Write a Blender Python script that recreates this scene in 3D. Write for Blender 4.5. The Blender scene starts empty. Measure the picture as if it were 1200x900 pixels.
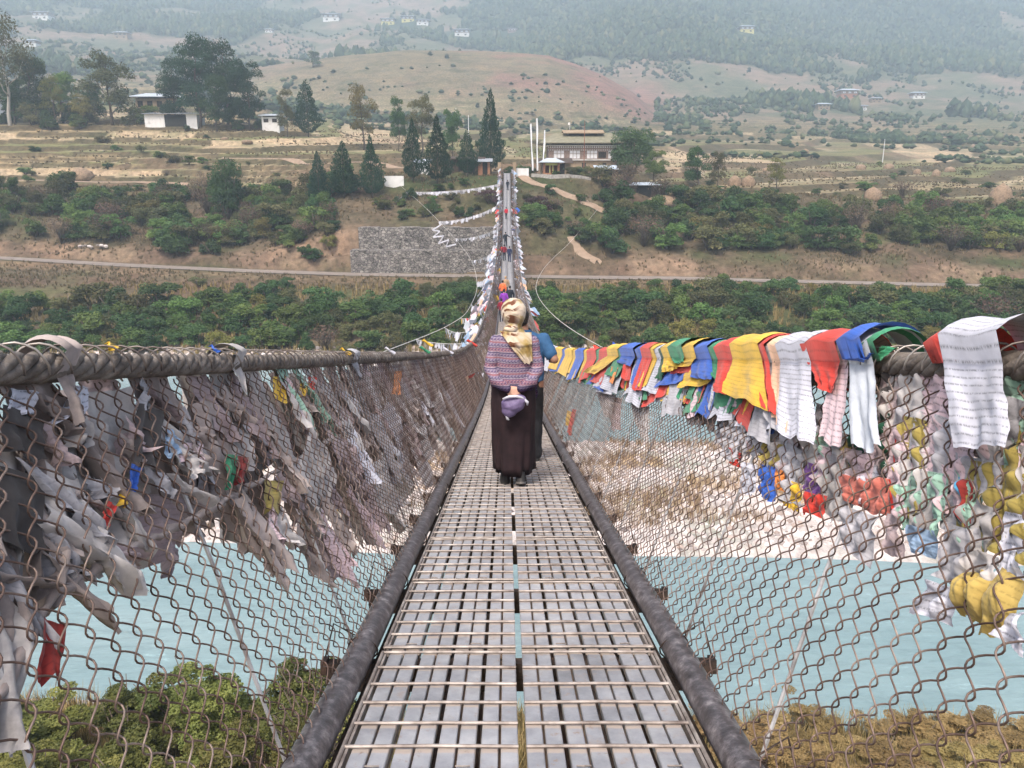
import bpy, bmesh, math, random
import numpy as np
from mathutils import Vector, Matrix, noise as mnoise
C = bpy.context.scene.collection
R = math.radians
PI = math.pi
rnd = random.Random(11)

# ------------------------------------------------------------------ camera
CAM = Vector((0, 0, 20.0)); PITCH = R(14.5); YAW = R(-0.36); FPX = 950.0
cd = bpy.data.cameras.new("camera"); cam = bpy.data.objects.new("camera", cd); C.objects.link(cam)
cam.location = CAM; cam.rotation_euler = (PI/2-PITCH, 0, YAW)
cd.sensor_width = 36; cd.lens = 36*FPX/1200; cd.clip_start = 0.05; cd.clip_end = 9000
bpy.context.scene.camera = cam
# ------------------------------------------------------------------ world, sun, exposure
SUN_EL, SUN_AZ = R(58), R(200)
w = bpy.data.worlds.new("World"); bpy.context.scene.world = w; w.use_nodes = True
nt = w.node_tree; bg = nt.nodes["Background"]
sk = nt.nodes.new("ShaderNodeTexSky"); sk.sky_type = 'NISHITA'; sk.sun_disc = False
sk.sun_elevation = SUN_EL; sk.sun_rotation = SUN_AZ; sk.air_density = 1.0; sk.dust_density = 6.0; sk.ozone_density = 0.6
nt.links.new(sk.outputs[0], bg.inputs[0]); bg.inputs[1].default_value = 0.14
sl = bpy.data.lights.new("sun", 'SUN'); sl.energy = 1.5; sl.angle = R(10); sl.color = (1, .95, .88)
so = bpy.data.objects.new("sun", sl); C.objects.link(so)
sd = Vector((math.sin(SUN_AZ)*math.cos(SUN_EL), math.cos(SUN_AZ)*math.cos(SUN_EL), math.sin(SUN_EL)))
so.rotation_euler = sd.to_track_quat('Z', 'Y').to_euler()
vs = bpy.context.scene.view_settings
vs.view_transform = 'Standard'; vs.look = 'None'; vs.gamma = 1; vs.use_curve_mapping = False; vs.exposure = 0.94
bpy.context.scene.cycles.volume_bounces = 4

# ------------------------------------------------------------------ helpers
CM = cam.rotation_euler.to_matrix()
def ray(px, py):
    return (CM @ Vector(((px-600)/FPX, -(py-450)/FPX, -1))).normalized()
def at(px, py, D):
    r = ray(px, py); return CAM + r*(D/r.y)
def srgb(*c):
    return tuple((v/12.92 if v <= .04045 else ((v+.055)/1.055)**2.4) for v in c)
def hexc(h):
    return srgb(*[int(h[i:i+2], 16)/255 for i in (0, 2, 4)])

class MB:
    def __init__(s): s.v = []; s.f = []; s.uv = None
    def add(s, vs, fs):
        n = len(s.v); s.v.extend([tuple(p) for p in vs]); s.f.extend([tuple(i+n for i in f) for f in fs]); return s
    def box(s, x0, x1, y0, y1, z0, z1, M=None):
        vs = [Vector((x, y, z)) for z in (z0, z1) for y in (y0, y1) for x in (x0, x1)]
        if M: vs = [M @ p for p in vs]
        return s.add(vs, [(0, 2, 3, 1), (4, 5, 7, 6), (0, 1, 5, 4), (2, 6, 7, 3), (0, 4, 6, 2), (1, 3, 7, 5)])
    def tube(s, pts, rad, n=6, cap=True):
        pts = [Vector(p) for p in pts]; N = len(pts)
        rr = rad if isinstance(rad, (list, tuple)) else [rad]*N
        vs = []; up = None
        for i, p in enumerate(pts):
            t = (pts[min(i+1, N-1)]-pts[max(i-1, 0)])
            if t.length < 1e-9: t = Vector((0, 0, 1))
            t.normalize()
            if up is None:
                up = Vector((0, 0, 1)) if abs(t.z) < .9 else Vector((1, 0, 0))
            a = t.cross(up).normalized(); b = a.cross(t).normalized(); up = b
            for k in range(n):
                an = 2*PI*k/n; vs.append(p+(a*math.cos(an)+b*math.sin(an))*rr[i])
        fs = []
        for i in range(N-1):
            for k in range(n):
                k2 = (k+1) % n
                fs.append((i*n+k, i*n+k2, (i+1)*n+k2, (i+1)*n+k))
        if cap:
            fs.append(tuple(range(n-1, -1, -1))); fs.append(tuple((N-1)*n+k for k in range(n)))
        return s.add(vs, fs)
    def ring(s, rings, n=16, cap=True):
        """rings: (cx,cy,cz,rx,ry[,tiltx,tilty])"""
        vs = []
        for r_ in rings:
            cx, cy, cz, rx, ry = r_[:5]; tx = r_[5] if len(r_) > 5 else 0; ty = r_[6] if len(r_) > 6 else 0
            for k in range(n):
                a = 2*PI*k/n; dx = rx*math.cos(a); dy = ry*math.sin(a)
                vs.append((cx+dx, cy+dy, cz+tx*dx+ty*dy))
        fs = []
        for i in range(len(rings)-1):
            for k in range(n):
                k2 = (k+1) % n; fs.append((i*n+k, i*n+k2, (i+1)*n+k2, (i+1)*n+k))
        if cap:
            fs.append(tuple(range(n-1, -1, -1))); fs.append(tuple((len(rings)-1)*n+k for k in range(n)))
        return s.add(vs, fs)
    def ball(s, c, r, nu=12, nv=8):
        rx, ry, rz = r if isinstance(r, (tuple, list)) else (r, r, r)
        rings = []
        for j in range(1, nv):
            a = PI*j/nv; rings.append((c[0], c[1], c[2]-rz*math.cos(a), rx*math.sin(a), ry*math.sin(a)))
        return s.ring(rings, nu)
    def mesh(s, name, mat=None, smooth=False):
        me = bpy.data.meshes.new(name); me.from_pydata(s.v, [], s.f); me.update()
        if mat: me.materials.append(mat)
        if smooth: me.polygons.foreach_set('use_smooth', [True]*len(me.polygons))
        return me
    def build(s, name, mat=None, parent=None, smooth=False):
        o = bpy.data.objects.new(name, s.mesh(name, mat, smooth)); C.objects.link(o)
        if parent: o.parent = parent
        return o
def npmesh(name, V, F, mat=None, smooth=False, cols=None, uv=None):
    V = np.asarray(V, dtype=np.float32); F = np.asarray(F, dtype=np.int32)
    me = bpy.data.meshes.new(name); me.vertices.add(len(V)); me.vertices.foreach_set('co', V.ravel())
    k = F.shape[1]; me.loops.add(F.size); me.loops.foreach_set('vertex_index', F.ravel())
    me.polygons.add(len(F)); me.polygons.foreach_set('loop_start', np.arange(0, F.size, k, dtype=np.int32))
    me.polygons.foreach_set('loop_total', np.full(len(F), k, dtype=np.int32))
    me.update(calc_edges=True)
    if mat: me.materials.append(mat)
    if smooth: me.polygons.foreach_set('use_smooth', np.ones(len(F), dtype=bool))
    if cols is not None:
        a = me.color_attributes.new('cover', 'FLOAT_COLOR', 'POINT')
        c4 = np.ones((len(V), 4), dtype=np.float32); c4[:, :cols.shape[1]] = cols; a.data.foreach_set('color', c4.ravel())
    if uv is not None:
        l = me.uv_layers.new(name='uv'); l.data.foreach_set('uv', np.asarray(uv, dtype=np.float32)[F.ravel()].ravel())
    return me
def link(name, me, parent=None):
    o = bpy.data.objects.new(name, me); C.objects.link(o)
    if parent: o.parent = parent
    return o
def tag(o, label=None, cat=None, group=None, kind=None):
    if label: o['label'] = label
    if cat: o['category'] = cat
    if group: o['group'] = group
    if kind: o['kind'] = kind
    return o
def thing(name, label, cat, loc=(0, 0, 0), rz=0, group=None):
    o = bpy.data.objects.new(name, None); C.objects.link(o); o.location = loc; o.rotation_euler = (0, 0, rz)
    o.empty_display_size = .1
    return tag(o, label, cat, group)
def copy_thing(src, label=None, loc=None, rz=None, sc=None, group=None):
    c = src.copy(); C.objects.link(c)
    for ch in src.children:
        d = ch.copy(); C.objects.link(d); d.parent = c
        for g in ch.children:
            e = g.copy(); C.objects.link(e); e.parent = d
    if label: c['label'] = label
    if group: c['group'] = group
    if loc is not None: c.location = loc
    if rz is not None: c.rotation_euler = (0, 0, rz)
    if sc is not None: c.scale = sc if hasattr(sc, '__len__') else (sc, sc, sc)
    return c

# ------------------------------------------------------------------ materials
def newmat(name, rough=.8, spec=.3, metal=0):
    m = bpy.data.materials.new(name); m.use_nodes = True
    b = m.node_tree.nodes['Principled BSDF']; b.inputs['Roughness'].default_value = rough
    b.inputs['Specular IOR Level'].default_value = spec; b.inputs['Metallic'].default_value = metal
    return m, m.node_tree, b
def N(t, typ, **kw):
    n = t.nodes.new(typ)
    for k, v in kw.items():
        if k.startswith('i_'): n.inputs[k[2:].replace('_', ' ')].default_value = v
        else: setattr(n, k, v)
    return n
def ramp(t, fac, stops):
    r = t.nodes.new('ShaderNodeValToRGB'); e = r.color_ramp.elements
    while len(e) < len(stops): e.new(.5)
    for i, (p, c) in enumerate(stops):
        e[i].position = p; e[i].color = (*c[:3], 1) if hasattr(c, '__len__') else (c, c, c, 1)
    t.links.new(fac, r.inputs[0]); return r
def mixc(t, fac, a, b, mode='MIX'):
    m = t.nodes.new('ShaderNodeMix'); m.data_type = 'RGBA'; m.blend_type = mode
    for sock, val in ((0, fac), (6, a), (7, b)):
        if hasattr(val, 'links') or hasattr(val, 'is_linked'): t.links.new(val, m.inputs[sock])
        else: m.inputs[sock].default_value = (*val[:3], 1) if hasattr(val, '__len__') else val
    return m.outputs[2]
def noisy(name, stops, scale=5, detail=6, rough=.8, spec=.3, metal=0, bump=0, bscale=None, coords='Object', dist=.02, stretch=None, nrough=.6):
    m, t, b = newmat(name, rough, spec, metal)
    tc = N(t, 'ShaderNodeTexCoord'); src = tc.outputs[coords]
    if stretch:
        mp = N(t, 'ShaderNodeMapping'); mp.inputs['Scale'].default_value = stretch; t.links.new(src, mp.inputs[0]); src = mp.outputs[0]
    n = N(t, 'ShaderNodeTexNoise', i_Scale=scale, i_Detail=detail, i_Roughness=nrough); t.links.new(src, n.inputs['Vector'])
    r = ramp(t, n.outputs[0], stops); t.links.new(r.outputs[0], b.inputs['Base Color'])
    if bump:
        n2 = N(t, 'ShaderNodeTexNoise', i_Scale=bscale or scale*4, i_Detail=5); t.links.new(src, n2.inputs['Vector'])
        bp = N(t, 'ShaderNodeBump', i_Strength=bump, i_Distance=dist); t.links.new(n2.outputs[0], bp.inputs['Height']); t.links.new(bp.outputs[0], b.inputs['Normal'])
    return m
def leafmat(name, c1, c2, c3, sc=.6):
    """leaves: colour changes from clump to clump and from plant to plant"""
    m, t, b = newmat(name, .6, .25)
    tc = N(t, 'ShaderNodeTexCoord'); oi = N(t, 'ShaderNodeObjectInfo')
    n = N(t, 'ShaderNodeTexNoise', i_Scale=sc, i_Detail=4, i_Roughness=.7); t.links.new(tc.outputs['Object'], n.inputs['Vector'])
    r = ramp(t, n.outputs[0], [(.32, c1), (.5, c2), (.7, c3)])
    hs = N(t, 'ShaderNodeHueSaturation')
    mr = N(t, 'ShaderNodeMapRange', i_To_Min=.47, i_To_Max=.52); t.links.new(oi.outputs['Random'], mr.inputs[0]); t.links.new(mr.outputs[0], hs.inputs['Hue'])
    ml = N(t, 'ShaderNodeMath', operation='MULTIPLY_ADD'); ml.inputs[1].default_value = 7.31; ml.inputs[2].default_value = 0; t.links.new(oi.outputs['Random'], ml.inputs[0])
    fr = N(t, 'ShaderNodeMath', operation='FRACT'); t.links.new(ml.outputs[0], fr.inputs[0])
    mv = N(t, 'ShaderNodeMapRange', i_To_Min=.65, i_To_Max=1.35); t.links.new(fr.outputs[0], mv.inputs[0]); t.links.new(mv.outputs[0], hs.inputs['Value'])
    t.links.new(r.outputs[0], hs.inputs['Color']); t.links.new(hs.outputs[0], b.inputs['Base Color'])
    tr = N(t, 'ShaderNodeBsdfTranslucent'); t.links.new(hs.outputs[0], tr.inputs[0]); mx = N(t, 'ShaderNodeMixShader'); mx.inputs[0].default_value = .30
    t.links.new(b.outputs[0], mx.inputs[1]); t.links.new(tr.outputs[0], mx.inputs[2]); t.links.new(mx.outputs[0], t.nodes['Material Output'].inputs['Surface'])
    return m
M = {}
M['leaf_dark'] = leafmat('leaf_dark', (.024, .056, .020), (.058, .112, .036), (.15, .215, .07))
M['leaf_mid'] = leafmat('leaf_mid', (.040, .080, .022), (.10, .165, .042), (.23, .29, .085))
M['leaf_olive'] = leafmat('leaf_olive', (.055, .065, .025), (.12, .125, .05), (.25, .235, .10))
M['leaf_yellow'] = leafmat('leaf_yellow', (.10, .10, .025), (.20, .19, .05), (.34, .29, .08))
M['leaf_conifer'] = leafmat('leaf_conifer', (.012, .036, .020), (.022, .060, .030), (.045, .095, .045), 1.2)
M['leaf_dry'] = leafmat('leaf_dry', (.10, .07, .045), (.16, .11, .07), (.25, .18, .11))
M['leaf_purple'] = leafmat('leaf_purple', (.05, .025, .03), (.09, .045, .05), (.13, .07, .07))
M['leaf_near'] = leafmat('leaf_near', (.05, .065, .022), (.15, .165, .045), (.34, .33, .10), 1.4)
M['bark'] = noisy('bark', [(.3, (.05, .04, .03)), (.7, (.14, .11, .09))], 3, rough=.9)
M['bark_pale'] = noisy('bark_pale', [(.3, (.25, .22, .19)), (.7, (.5, .47, .42))], 2, rough=.8)
M['steel'] = noisy('painted_steel', [(.3, (.30, .31, .34)), (.5, (.42, .44, .48)), (.75, (.52, .53, .56))], 9, rough=.42, spec=.5, metal=.15, bump=.15)
# ------------------------------------------------------------------ terrain
def h2(ix, iy, s=0):
    n = (ix.astype(np.int64)*374761393+iy.astype(np.int64)*668265263+s*1274126177) & 0x7fffffff
    n = ((n ^ (n >> 13))*1274126177) & 0x7fffffff
    return ((n ^ (n >> 16)) & 0xffff)/65535.0
def vnoise(x, y, s=0):
    xi = np.floor(x); yi = np.floor(y); fx = x-xi; fy = y-yi
    fx = fx*fx*(3-2*fx); fy = fy*fy*(3-2*fy)
    a = h2(xi, yi, s); b = h2(xi+1, yi, s); c = h2(xi, yi+1, s); d = h2(xi+1, yi+1, s)
    return (a*(1-fx)+b*fx)*(1-fy)+(c*(1-fx)+d*fx)*fy
def fbm(x, y, o=4, s=0):
    t = 0; a = .5; tot = 0
    for i in range(o):
        t = t+a*vnoise(x*2**i+17.3*i, y*2**i+9.1*i, s+i); tot += a; a *= .5
    return t/tot
def sstep(a, b, x):
    t = np.clip((x-a)/(b-a), 0, 1); return t*t*(3-2*t)
def e2z(D, py):
    return 20+D*math.tan(math.atan((450-py)/FPX)-PITCH)
COMMON = [(-80, 20), (-12, 18.2), (0, 13), (10, 7), (19, 2.6), (25.5, .45), (27, -.4), (34, -1.3), (38.5, -.5), (41.5, .3), (50, .8), (58, .5), (61, -.4), (70, -1.6), (82, -.5), (86, .6), (92, 1.5), (108, 2.9)]
PX = [-150, 0, 150, 300, 410, 590, 690, 800, 1000, 1200, 1350]
RD = [136, 135, 132, 128, 127, 126, 125, 124, 123, 122, 122]      # road distance
RY = [296, 302, 310.5, 318, 321.5, 324, 325.5, 326.5, 332, 337, 341]     # road line on the slope
TAB = {
 -150: [(141, 280), (160, 215), (180, 203), (235, 140), (300, 125), (450, 110), (700, 80), (1000, 40), (1500, -20), (2300, -110)],
 0: [(140, 285), (162, 220), (180, 205), (235, 141), (300, 128), (450, 112), (700, 84), (1000, 42), (1500, -15), (2300, -100)],
 150: [(137, 295), (163, 222), (180, 205), (235, 141), (300, 131), (450, 118), (700, 86), (1000, 48), (1500, -8), (2300, -95)],
 300: [(132, 302), (160, 232), (172, 212), (235, 145), (300, 137), (450, 124), (700, 90), (1000, 62), (1500, 2), (2300, -85)],
 410: [(129.2, 318), (129.7, 296), (131.9, 299), (132.6, 272), (135.6, 262), (150, 222), (170, 200), (235, 160), (300, 150), (450, 138), (700, 100), (1000, 66), (1500, 8), (2300, -80)],
 590: [(129.2, 318), (129.7, 296), (131.9, 299), (132.6, 272), (135.6, 262), (149, 213), (152, 206), (170, 199), (235, 172), (300, 160), (450, 145), (700, 105), (1000, 68), (1500, 8), (2300, -80)],
 690: [(130, 305), (140, 262), (156, 212), (185, 197), (235, 178), (350, 160), (450, 150), (640, 130), (800, 105), (1000, 66), (1400, 5), (2300, -90)],
 800: [(129, 308), (145, 258), (158, 229), (175, 213), (235, 193), (350, 168), (450, 155), (620, 138), (800, 108), (1000, 68), (1400, 2), (2300, -95)],
 1000: [(128, 310), (145, 268), (160, 238), (180, 222), (250, 198), (400, 171), (500, 160), (700, 133), (900, 100), (1200, 50), (1500, 0), (2300, -95)],
 1200: [(127, 318), (142, 278), (160, 243), (175, 232), (250, 205), (400, 174), (500, 163), (700, 138), (900, 105), (1200, 56), (1600, -5), (2300, -85)],
}
TAB[1350] = TAB[1200]
UC = np.array([(p-594)/FPX for p in PX])
RDc = np.array(RD, float); RZc = np.array([e2z(RD[i], RY[i]) for i in range(len(PX))])
def road_at(x):
    x = np.asarray(x, float); u = x/126.0
    for _ in range(3): u = x/np.interp(u, UC, RDc)
    return np.interp(u, UC, RDc), np.interp(u, UC, RZc)
TERR = {}
def terrain(x, y, detail=True):
    x = np.asarray(x, float); y = np.asarray(y, float)
    u = np.clip(x/np.maximum(y, 90), UC[0], UC[-1]-1e-6)
    wy = y+(np.sin(x*.07)*1.2+np.sin(x*.19+2)*.5)*((y > 20) & (y < 95))*np.clip(np.abs(x)/12, 0, 1)
    cols = []
    for i, p in enumerate(PX):
        tb = COMMON+[(RD[i]-2.6, float(RZc[i])), (RD[i]+2.4, float(RZc[i])+.02)]+[(D, e2z(D, py)) for D, py in TAB[p]]
        xs = [a for a, _ in tb]; zs = [b for _, b in tb]
        cols.append(np.interp(wy, xs, zs))
    cols = np.array(cols)
    fi = np.interp(u, UC, np.arange(len(PX))); i0 = np.clip(fi.astype(int), 0, len(PX)-2); f = fi-i0
    idx = np.indices(x.shape)
    z = cols[(i0, *idx)]*(1-f)+cols[(i0+1, *idx)]*f
    # the brown spur in the middle of the valley side
    uu = u*FPX+594
    cy = np.interp(uu, [250, 320, 420, 480, 540, 640, 700, 735, 765, 800], [108, 84, 68, 63, 61, 66, 90, 112, 140, 165])
    cz = 20+700*np.tan(np.arctan((450-cy)/FPX)-PITCH)
    rise = sstep(440, 700, y)**.8*(1-sstep(700, 860, y)*.55)
    zb = np.where((y > 440) & (y < 1200), 40+(cz-40)*rise, -50)
    z = np.where((uu > 250) & (uu < 800), np.maximum(z, zb), z)
    z = z+sstep(800, 1100, y)*0
    if detail:
        far = sstep(480, 900, y)
        z = z+far*(fbm(x/220+5, y/260, 4, 3)-.5)*46*np.clip(y/1000, .4, 1.5)
        z = z+far*(np.abs(fbm(x/90, y/300+3, 3, 8)-.5)*-22+4)
        slope = sstep(130, 138, y)*(1-sstep(158, 172, y))*(1-(uu > 385)*(uu < 600)*(1-sstep(136, 141, y)))
        z = z+slope*(fbm(x/7, y/7, 4, 21)-.5)*3.0*(1-np.exp(-(x/6)**2)*(y > 145))
        z = z+sstep(86, 95, y)*(1-sstep(112, 119, y))*(fbm(x/9, y/9, 3, 31)-.5)*2.0
        bar = sstep(42, 46, y)*(1-sstep(54, 59, y)); z = z+bar*(fbm(x/5, y/3, 3, 41)-.4)*1.0
        nb = 1-sstep(18, 26, y); z = z+nb*(fbm(x/4, y/4, 3, 51)-.5)*1.0
        # terraced fields
        tm = sstep(160, 176, y)*(1-sstep(520, 640, y))
        st = 1.25+np.clip((y-200)/250, 0, 1)*1.0
        zz = z+(fbm(x/45, y/70, 3, 61)-.5)*3.0
        q = zz/st; qf = np.floor(q); fr = q-qf; TERR['q'] = qf; TERR['f'] = fr
        z = z*(1-tm)+tm*((qf+sstep(.78, 1.0, fr)+.06*fr)*st-(zz-z)*.9)
        rd, rz = road_at(x)
        k = 1-sstep(2.3, 3.6, np.abs(y-rd)); z = z*(1-k)+k*(rz-.03)
        k2 = np.exp(-((x-5)/13)**4)*sstep(150, 152, y)*(1-sstep(164, 176, y)); z = z*(1-k2)+k2*19.75
    return z
def gz(x, y): return float(terrain(np.array([x]), np.array([y]))[0])
def gpt(px, D):
    x = at(px, 300, D).x; return Vector((x, D, gz(x, D)))
def yscreen(P):
    v = CM.transposed() @ (Vector(P)-CAM); return 600+v.x/-v.z*FPX, 450-v.y/-v.z*FPX

def landcover(x, y, z):
    n1 = fbm(x/30, y/30, 4, 101); n2 = fbm(x/8, y/8, 4, 111); n3 = fbm(x/120, y/140, 4, 121)
    K = lambda *c: np.array(c)[None, :]
    def mix(a, b, f): return a*(1-f[:, None])+b*f[:, None]
    dry = K(.175, .135, .088); soil = K(.18, .120, .082); green = K(.11, .118, .052); tan = K(.36, .275, .175); forest = K(.035, .06, .03)
    c = mix(dry+0*x[:, None], green+0*x[:, None], sstep(.42, .62, n2*.6+n1*.4))
    c = mix(c, soil+0*c, sstep(.52, .68, fbm(x/14, y/10, 4, 131))*.8)
    # near bank
    c = mix(c, K(.16, .13, .07)+0*c, (1-sstep(24, 27, y)))
    # riverbed and gravel bar
    wet = sstep(25, 27, y)*(1-sstep(86, 90, y))
    c = mix(c, K(.46, .415, .395)+0*c, wet)
    gr = wet*sstep(.50, .60, fbm(x/4.5, y/2.2, 4, 141))*sstep(.45, .9, z)
    c = mix(c, K(.40, .29, .18)+0*c, gr)
    # slope above the road: bare cut
    rd, rz = road_at(x)
    cut = sstep(2.0, 3.0, y-rd)*(1-sstep(4, 9, y-rd+4*(n2-.5)))
    c = mix(c, mix(K(.36, .25, .17)+0*c, K(.21, .14, .10)+0*c, sstep(.4, .6, n2)), cut*.9)
    vg = sstep(1.5, 3.0, rd-y)*(1-sstep(5, 8, rd-y)); c = mix(c, K(.27, .19, .12)+0*c, vg*.8)
    # terraces: strips of stubble, green and dry earth
    fm = sstep(158, 172, y)*(1-sstep(560, 700, y))
    st = .75+np.clip((y-200)/350, 0, 1)*1.3
    zz = z
    k = TERR['q']; hh = h2(k, np.floor(x/38+k*.37+fbm(x/50, y/50, 2, 7)*2), 5)
    fld = mix(K(.27, .215, .125)+0*c, K(.185, .180, .082)+0*c, sstep(.35, .6, hh))
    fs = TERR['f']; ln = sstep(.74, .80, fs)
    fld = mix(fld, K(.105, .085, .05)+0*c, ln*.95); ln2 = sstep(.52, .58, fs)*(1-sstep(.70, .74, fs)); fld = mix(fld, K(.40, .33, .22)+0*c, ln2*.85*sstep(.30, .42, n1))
    fld = mix(fld, K(.44, .34, .22)+0*c, sstep(.86, .9, hh))
    fld = mix(fld, K(.23, .15, .10)+0*c, sstep(.55, .72, n1)*.55)
    fld = mix(fld, K(.20, .17, .10)+0*c, sstep(300, 520, y)*.5)
    fld = fld*(.80+.25*fbm(x/3, y/3, 3, 177)[:, None])
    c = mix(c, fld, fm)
    # far slopes
    fr = sstep(520, 680, y)
    hill = mix(K(.190, .140, .105)+0*c, K(.10, .105, .065)+0*c, sstep(.42, .58, n3*.5+n1*.5))
    fs = ((z+6*fbm(x/50, y/50, 3, 191))/6.5) % 1; hill = mix(hill, K(.075, .08, .045)+0*c, sstep(.6, .75, fs)*(1-sstep(.85, 1, fs))*.5*sstep(.4, .6, n2))
    hill = hill*1.15; hill = mix(hill, forest+0*c, forestmask(x, y)*.9)
    c = mix(c, hill, fr)
    uu = x/np.maximum(y, 90)*FPX+594
    sp = sstep(500, 560, y)*(1-sstep(800, 840, y))*sstep(340, 420, uu)*(1-sstep(740, 790, uu))
    spur = mix(K(.235, .135, .105)+0*c, K(.175, .145, .090)+0*c, sstep(.40, .6, n1*.5+n3*.5-(uu-540)/700+.04))
    fs = ((z+3*fbm(x/40, y/40, 3, 181))/3.2) % 1; spur = mix(spur, K(.10, .09, .05)+0*c, sstep(.7, .8, fs)*(1-sstep(.9, 1, fs))*.5*sstep(.4, .6, n1))
    c = mix(c, spur, sp)
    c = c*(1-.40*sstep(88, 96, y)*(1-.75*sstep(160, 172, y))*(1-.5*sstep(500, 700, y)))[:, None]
    return np.clip(c*(.85+.3*n2[:, None]), 0, 1)
def forestmask(x, y):
    uu = x/np.maximum(y, 90)*FPX+594
    n = fbm(x/130+3, y/170, 4, 201)
    th = .56-.10*sstep(900, 1400, y)-.12*sstep(560, 720, uu)*sstep(760, 900, y)*(1-sstep(830, 980, uu)*(1-sstep(1000, 1150, y)))-.10*sstep(1150, 1500, y)
    th = th+.10*sstep(250, 420, uu)*(1-sstep(520, 620, uu))*(1-sstep(1000, 1300, y))
    return sstep(th, th+.05, n)*sstep(620, 760, y)

# ground sheet
ys = [-80.0]
while ys[-1] < 1850:
    y = ys[-1]; d = .55 if 20 < y < 95 else (1.2 if y < 118 else max(.45, (y-118)*.004+.45) if y < 175 else y*.0042 if y < 600 else y*.0075)
    if y < 20: d = 1.2
    ys.append(y+d)
ys = np.array(ys); cs = np.linspace(-1, 1, 620); cs = np.sign(cs)*(np.abs(cs)**1.15)*.86
Y, Cc = np.meshgrid(ys, cs, indexing='ij'); X = Cc*(np.maximum(Y, 0)+70)
Z = terrain(X.ravel(), Y.ravel()); xf, yf = X.ravel(), Y.ravel()
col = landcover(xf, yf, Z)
nr, nc = X.shape; ii = np.arange(nr-1)[:, None]*nc+np.arange(nc-1)[None, :]
F = np.stack([ii, ii+1, ii+nc+1, ii+nc], -1).reshape(-1, 4)
m, t, b = newmat('ground_cover', .95, .1)
at_ = N(t, 'ShaderNodeAttribute', attribute_name='cover'); ge = N(t, 'ShaderNodeNewGeometry')
n1 = N(t, 'ShaderNodeTexNoise', i_Scale=.9, i_Detail=8, i_Roughness=.7); t.links.new(ge.outputs['Position'], n1.inputs['Vector'])
n2 = N(t, 'ShaderNodeTexNoise', i_Scale=.07, i_Detail=8, i_Roughness=.72); t.links.new(ge.outputs['Position'], n2.inputs['Vector'])
r1 = ramp(t, n1.outputs[0], [(.3, .5), (.5, 1.0), (.72, 1.6)]); r2 = ramp(t, n2.outputs[0], [(.32, (.5, .62, .5)), (.5, (1, 1, 1)), (.68, (1.3, 1.2, 1.15))])
c1 = mixc(t, 1.0, at_.outputs['Color'], r1.outputs[0], 'MULTIPLY'); c2 = mixc(t, 1.0, c1, r2.outputs[0], 'MULTIPLY')
t.links.new(c2, b.inputs['Base Color'])
bp = N(t, 'ShaderNodeBump', i_Strength=.6, i_Distance=.25); t.links.new(n1.outputs[0], bp.inputs['Height']); t.links.new(bp.outputs[0], b.inputs['Normal'])
M['ground'] = m
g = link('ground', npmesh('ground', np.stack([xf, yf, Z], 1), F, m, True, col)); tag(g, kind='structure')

# river
m, t, b = newmat('river_water', .16, .4)
ge = N(t, 'ShaderNodeNewGeometry'); mp = N(t, 'ShaderNodeMapping'); mp.inputs['Scale'].default_value = (.35, 1, 1); t.links.new(ge.outputs['Position'], mp.inputs[0])
n = N(t, 'ShaderNodeTexNoise', i_Scale=2.2, i_Detail=5, i_Roughness=.6); t.links.new(mp.outputs[0], n.inputs['Vector'])
nb = N(t, 'ShaderNodeTexNoise', i_Scale=.12, i_Detail=4, i_Roughness=.6); t.links.new(mp.outputs[0], nb.inputs['Vector'])
nf = N(t, 'ShaderNodeTexNoise', i_Scale=1.1, i_Detail=9, i_Roughness=.75, i_Distortion=.6); t.links.new(mp.outputs[0], nf.inputs['Vector'])
r = ramp(t, nb.outputs[0], [(.3, (.160, .240, .252)), (.55, (.200, .280, .290)), (.75, (.26, .33, .335))]); rf = ramp(t, nf.outputs[0], [(.30, .80), (.48, 1.0), (.60, 1.06), (.68, 1.45)]); t.links.new(mixc(t, 1.0, r.outputs[0], rf.outputs[0], 'MULTIPLY'), b.inputs['Base Color'])
bp = N(t, 'ShaderNodeBump', i_Strength=.9, i_Distance=.10); t.links.new(n.outputs[0], bp.inputs['Height']); t.links.new(bp.outputs[0], b.inputs['Normal'])
wv = MB(); wv.add([(-150, 21, 0), (150, 21, 0), (150, 91, 0), (-150, 91, 0)], [(0, 1, 2, 3)])
tag(wv.build('river_water', m), kind='structure')

# road on the far bank
rx = np.linspace(-125, 125, 260); rd, rz = road_at(rx); V = []; F = []
for i, x in enumerate(rx):
    wob = .2*math.sin(x*.13); 
    V += [(x, rd[i]-1.9+wob, rz[i]+.06), (x, rd[i]+1.9+wob, rz[i]+.07)]
    if i: a = 2*i; F.append((a-2, a, a+1, a-1))
tag(link('road', npmesh('road', V, F, noisy('asphalt_dusty', [(.3, (.18, .15, .13)), (.6, (.25, .21, .18)), (.8, (.31, .25, .20))], .8, bump=.2))), kind='structure')
def path(name, pts, wd, mat):
    """footpath draped over the slope: pts are (px, D)"""
    P = [at(px, 300, D) for px, D in pts]; P = [Vector((p.x, p.y, 0)) for p in P]; Q = []
    for i in range(len(P)-1):
        for k in range(24):
            q = P[i].lerp(P[i+1], k/24); q.x += .25*math.sin(q.y*1.7+i); Q.append(q)
    Q.append(P[-1]); V = []; F = []
    for i, q in enumerate(Q):
        tdir = (Q[min(i+1, len(Q)-1)]-Q[max(i-1, 0)]).normalized(); nn = Vector((-tdir.y, tdir.x, 0))
        for s in (-1, -.33, .33, 1):
            p = q+nn*wd*s*(1+.15*math.sin(i*.23)); V.append((p.x, p.y, gz(p.x, p.y)+(.28 if abs(s) < .5 else .12)))
        if i:
            a = 4*i
            for k in range(3): F.append((a-4+k, a-3+k, a+1+k, a+k))
    return tag(link(name, npmesh(name, V, F, mat, True)), kind='structure')
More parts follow.
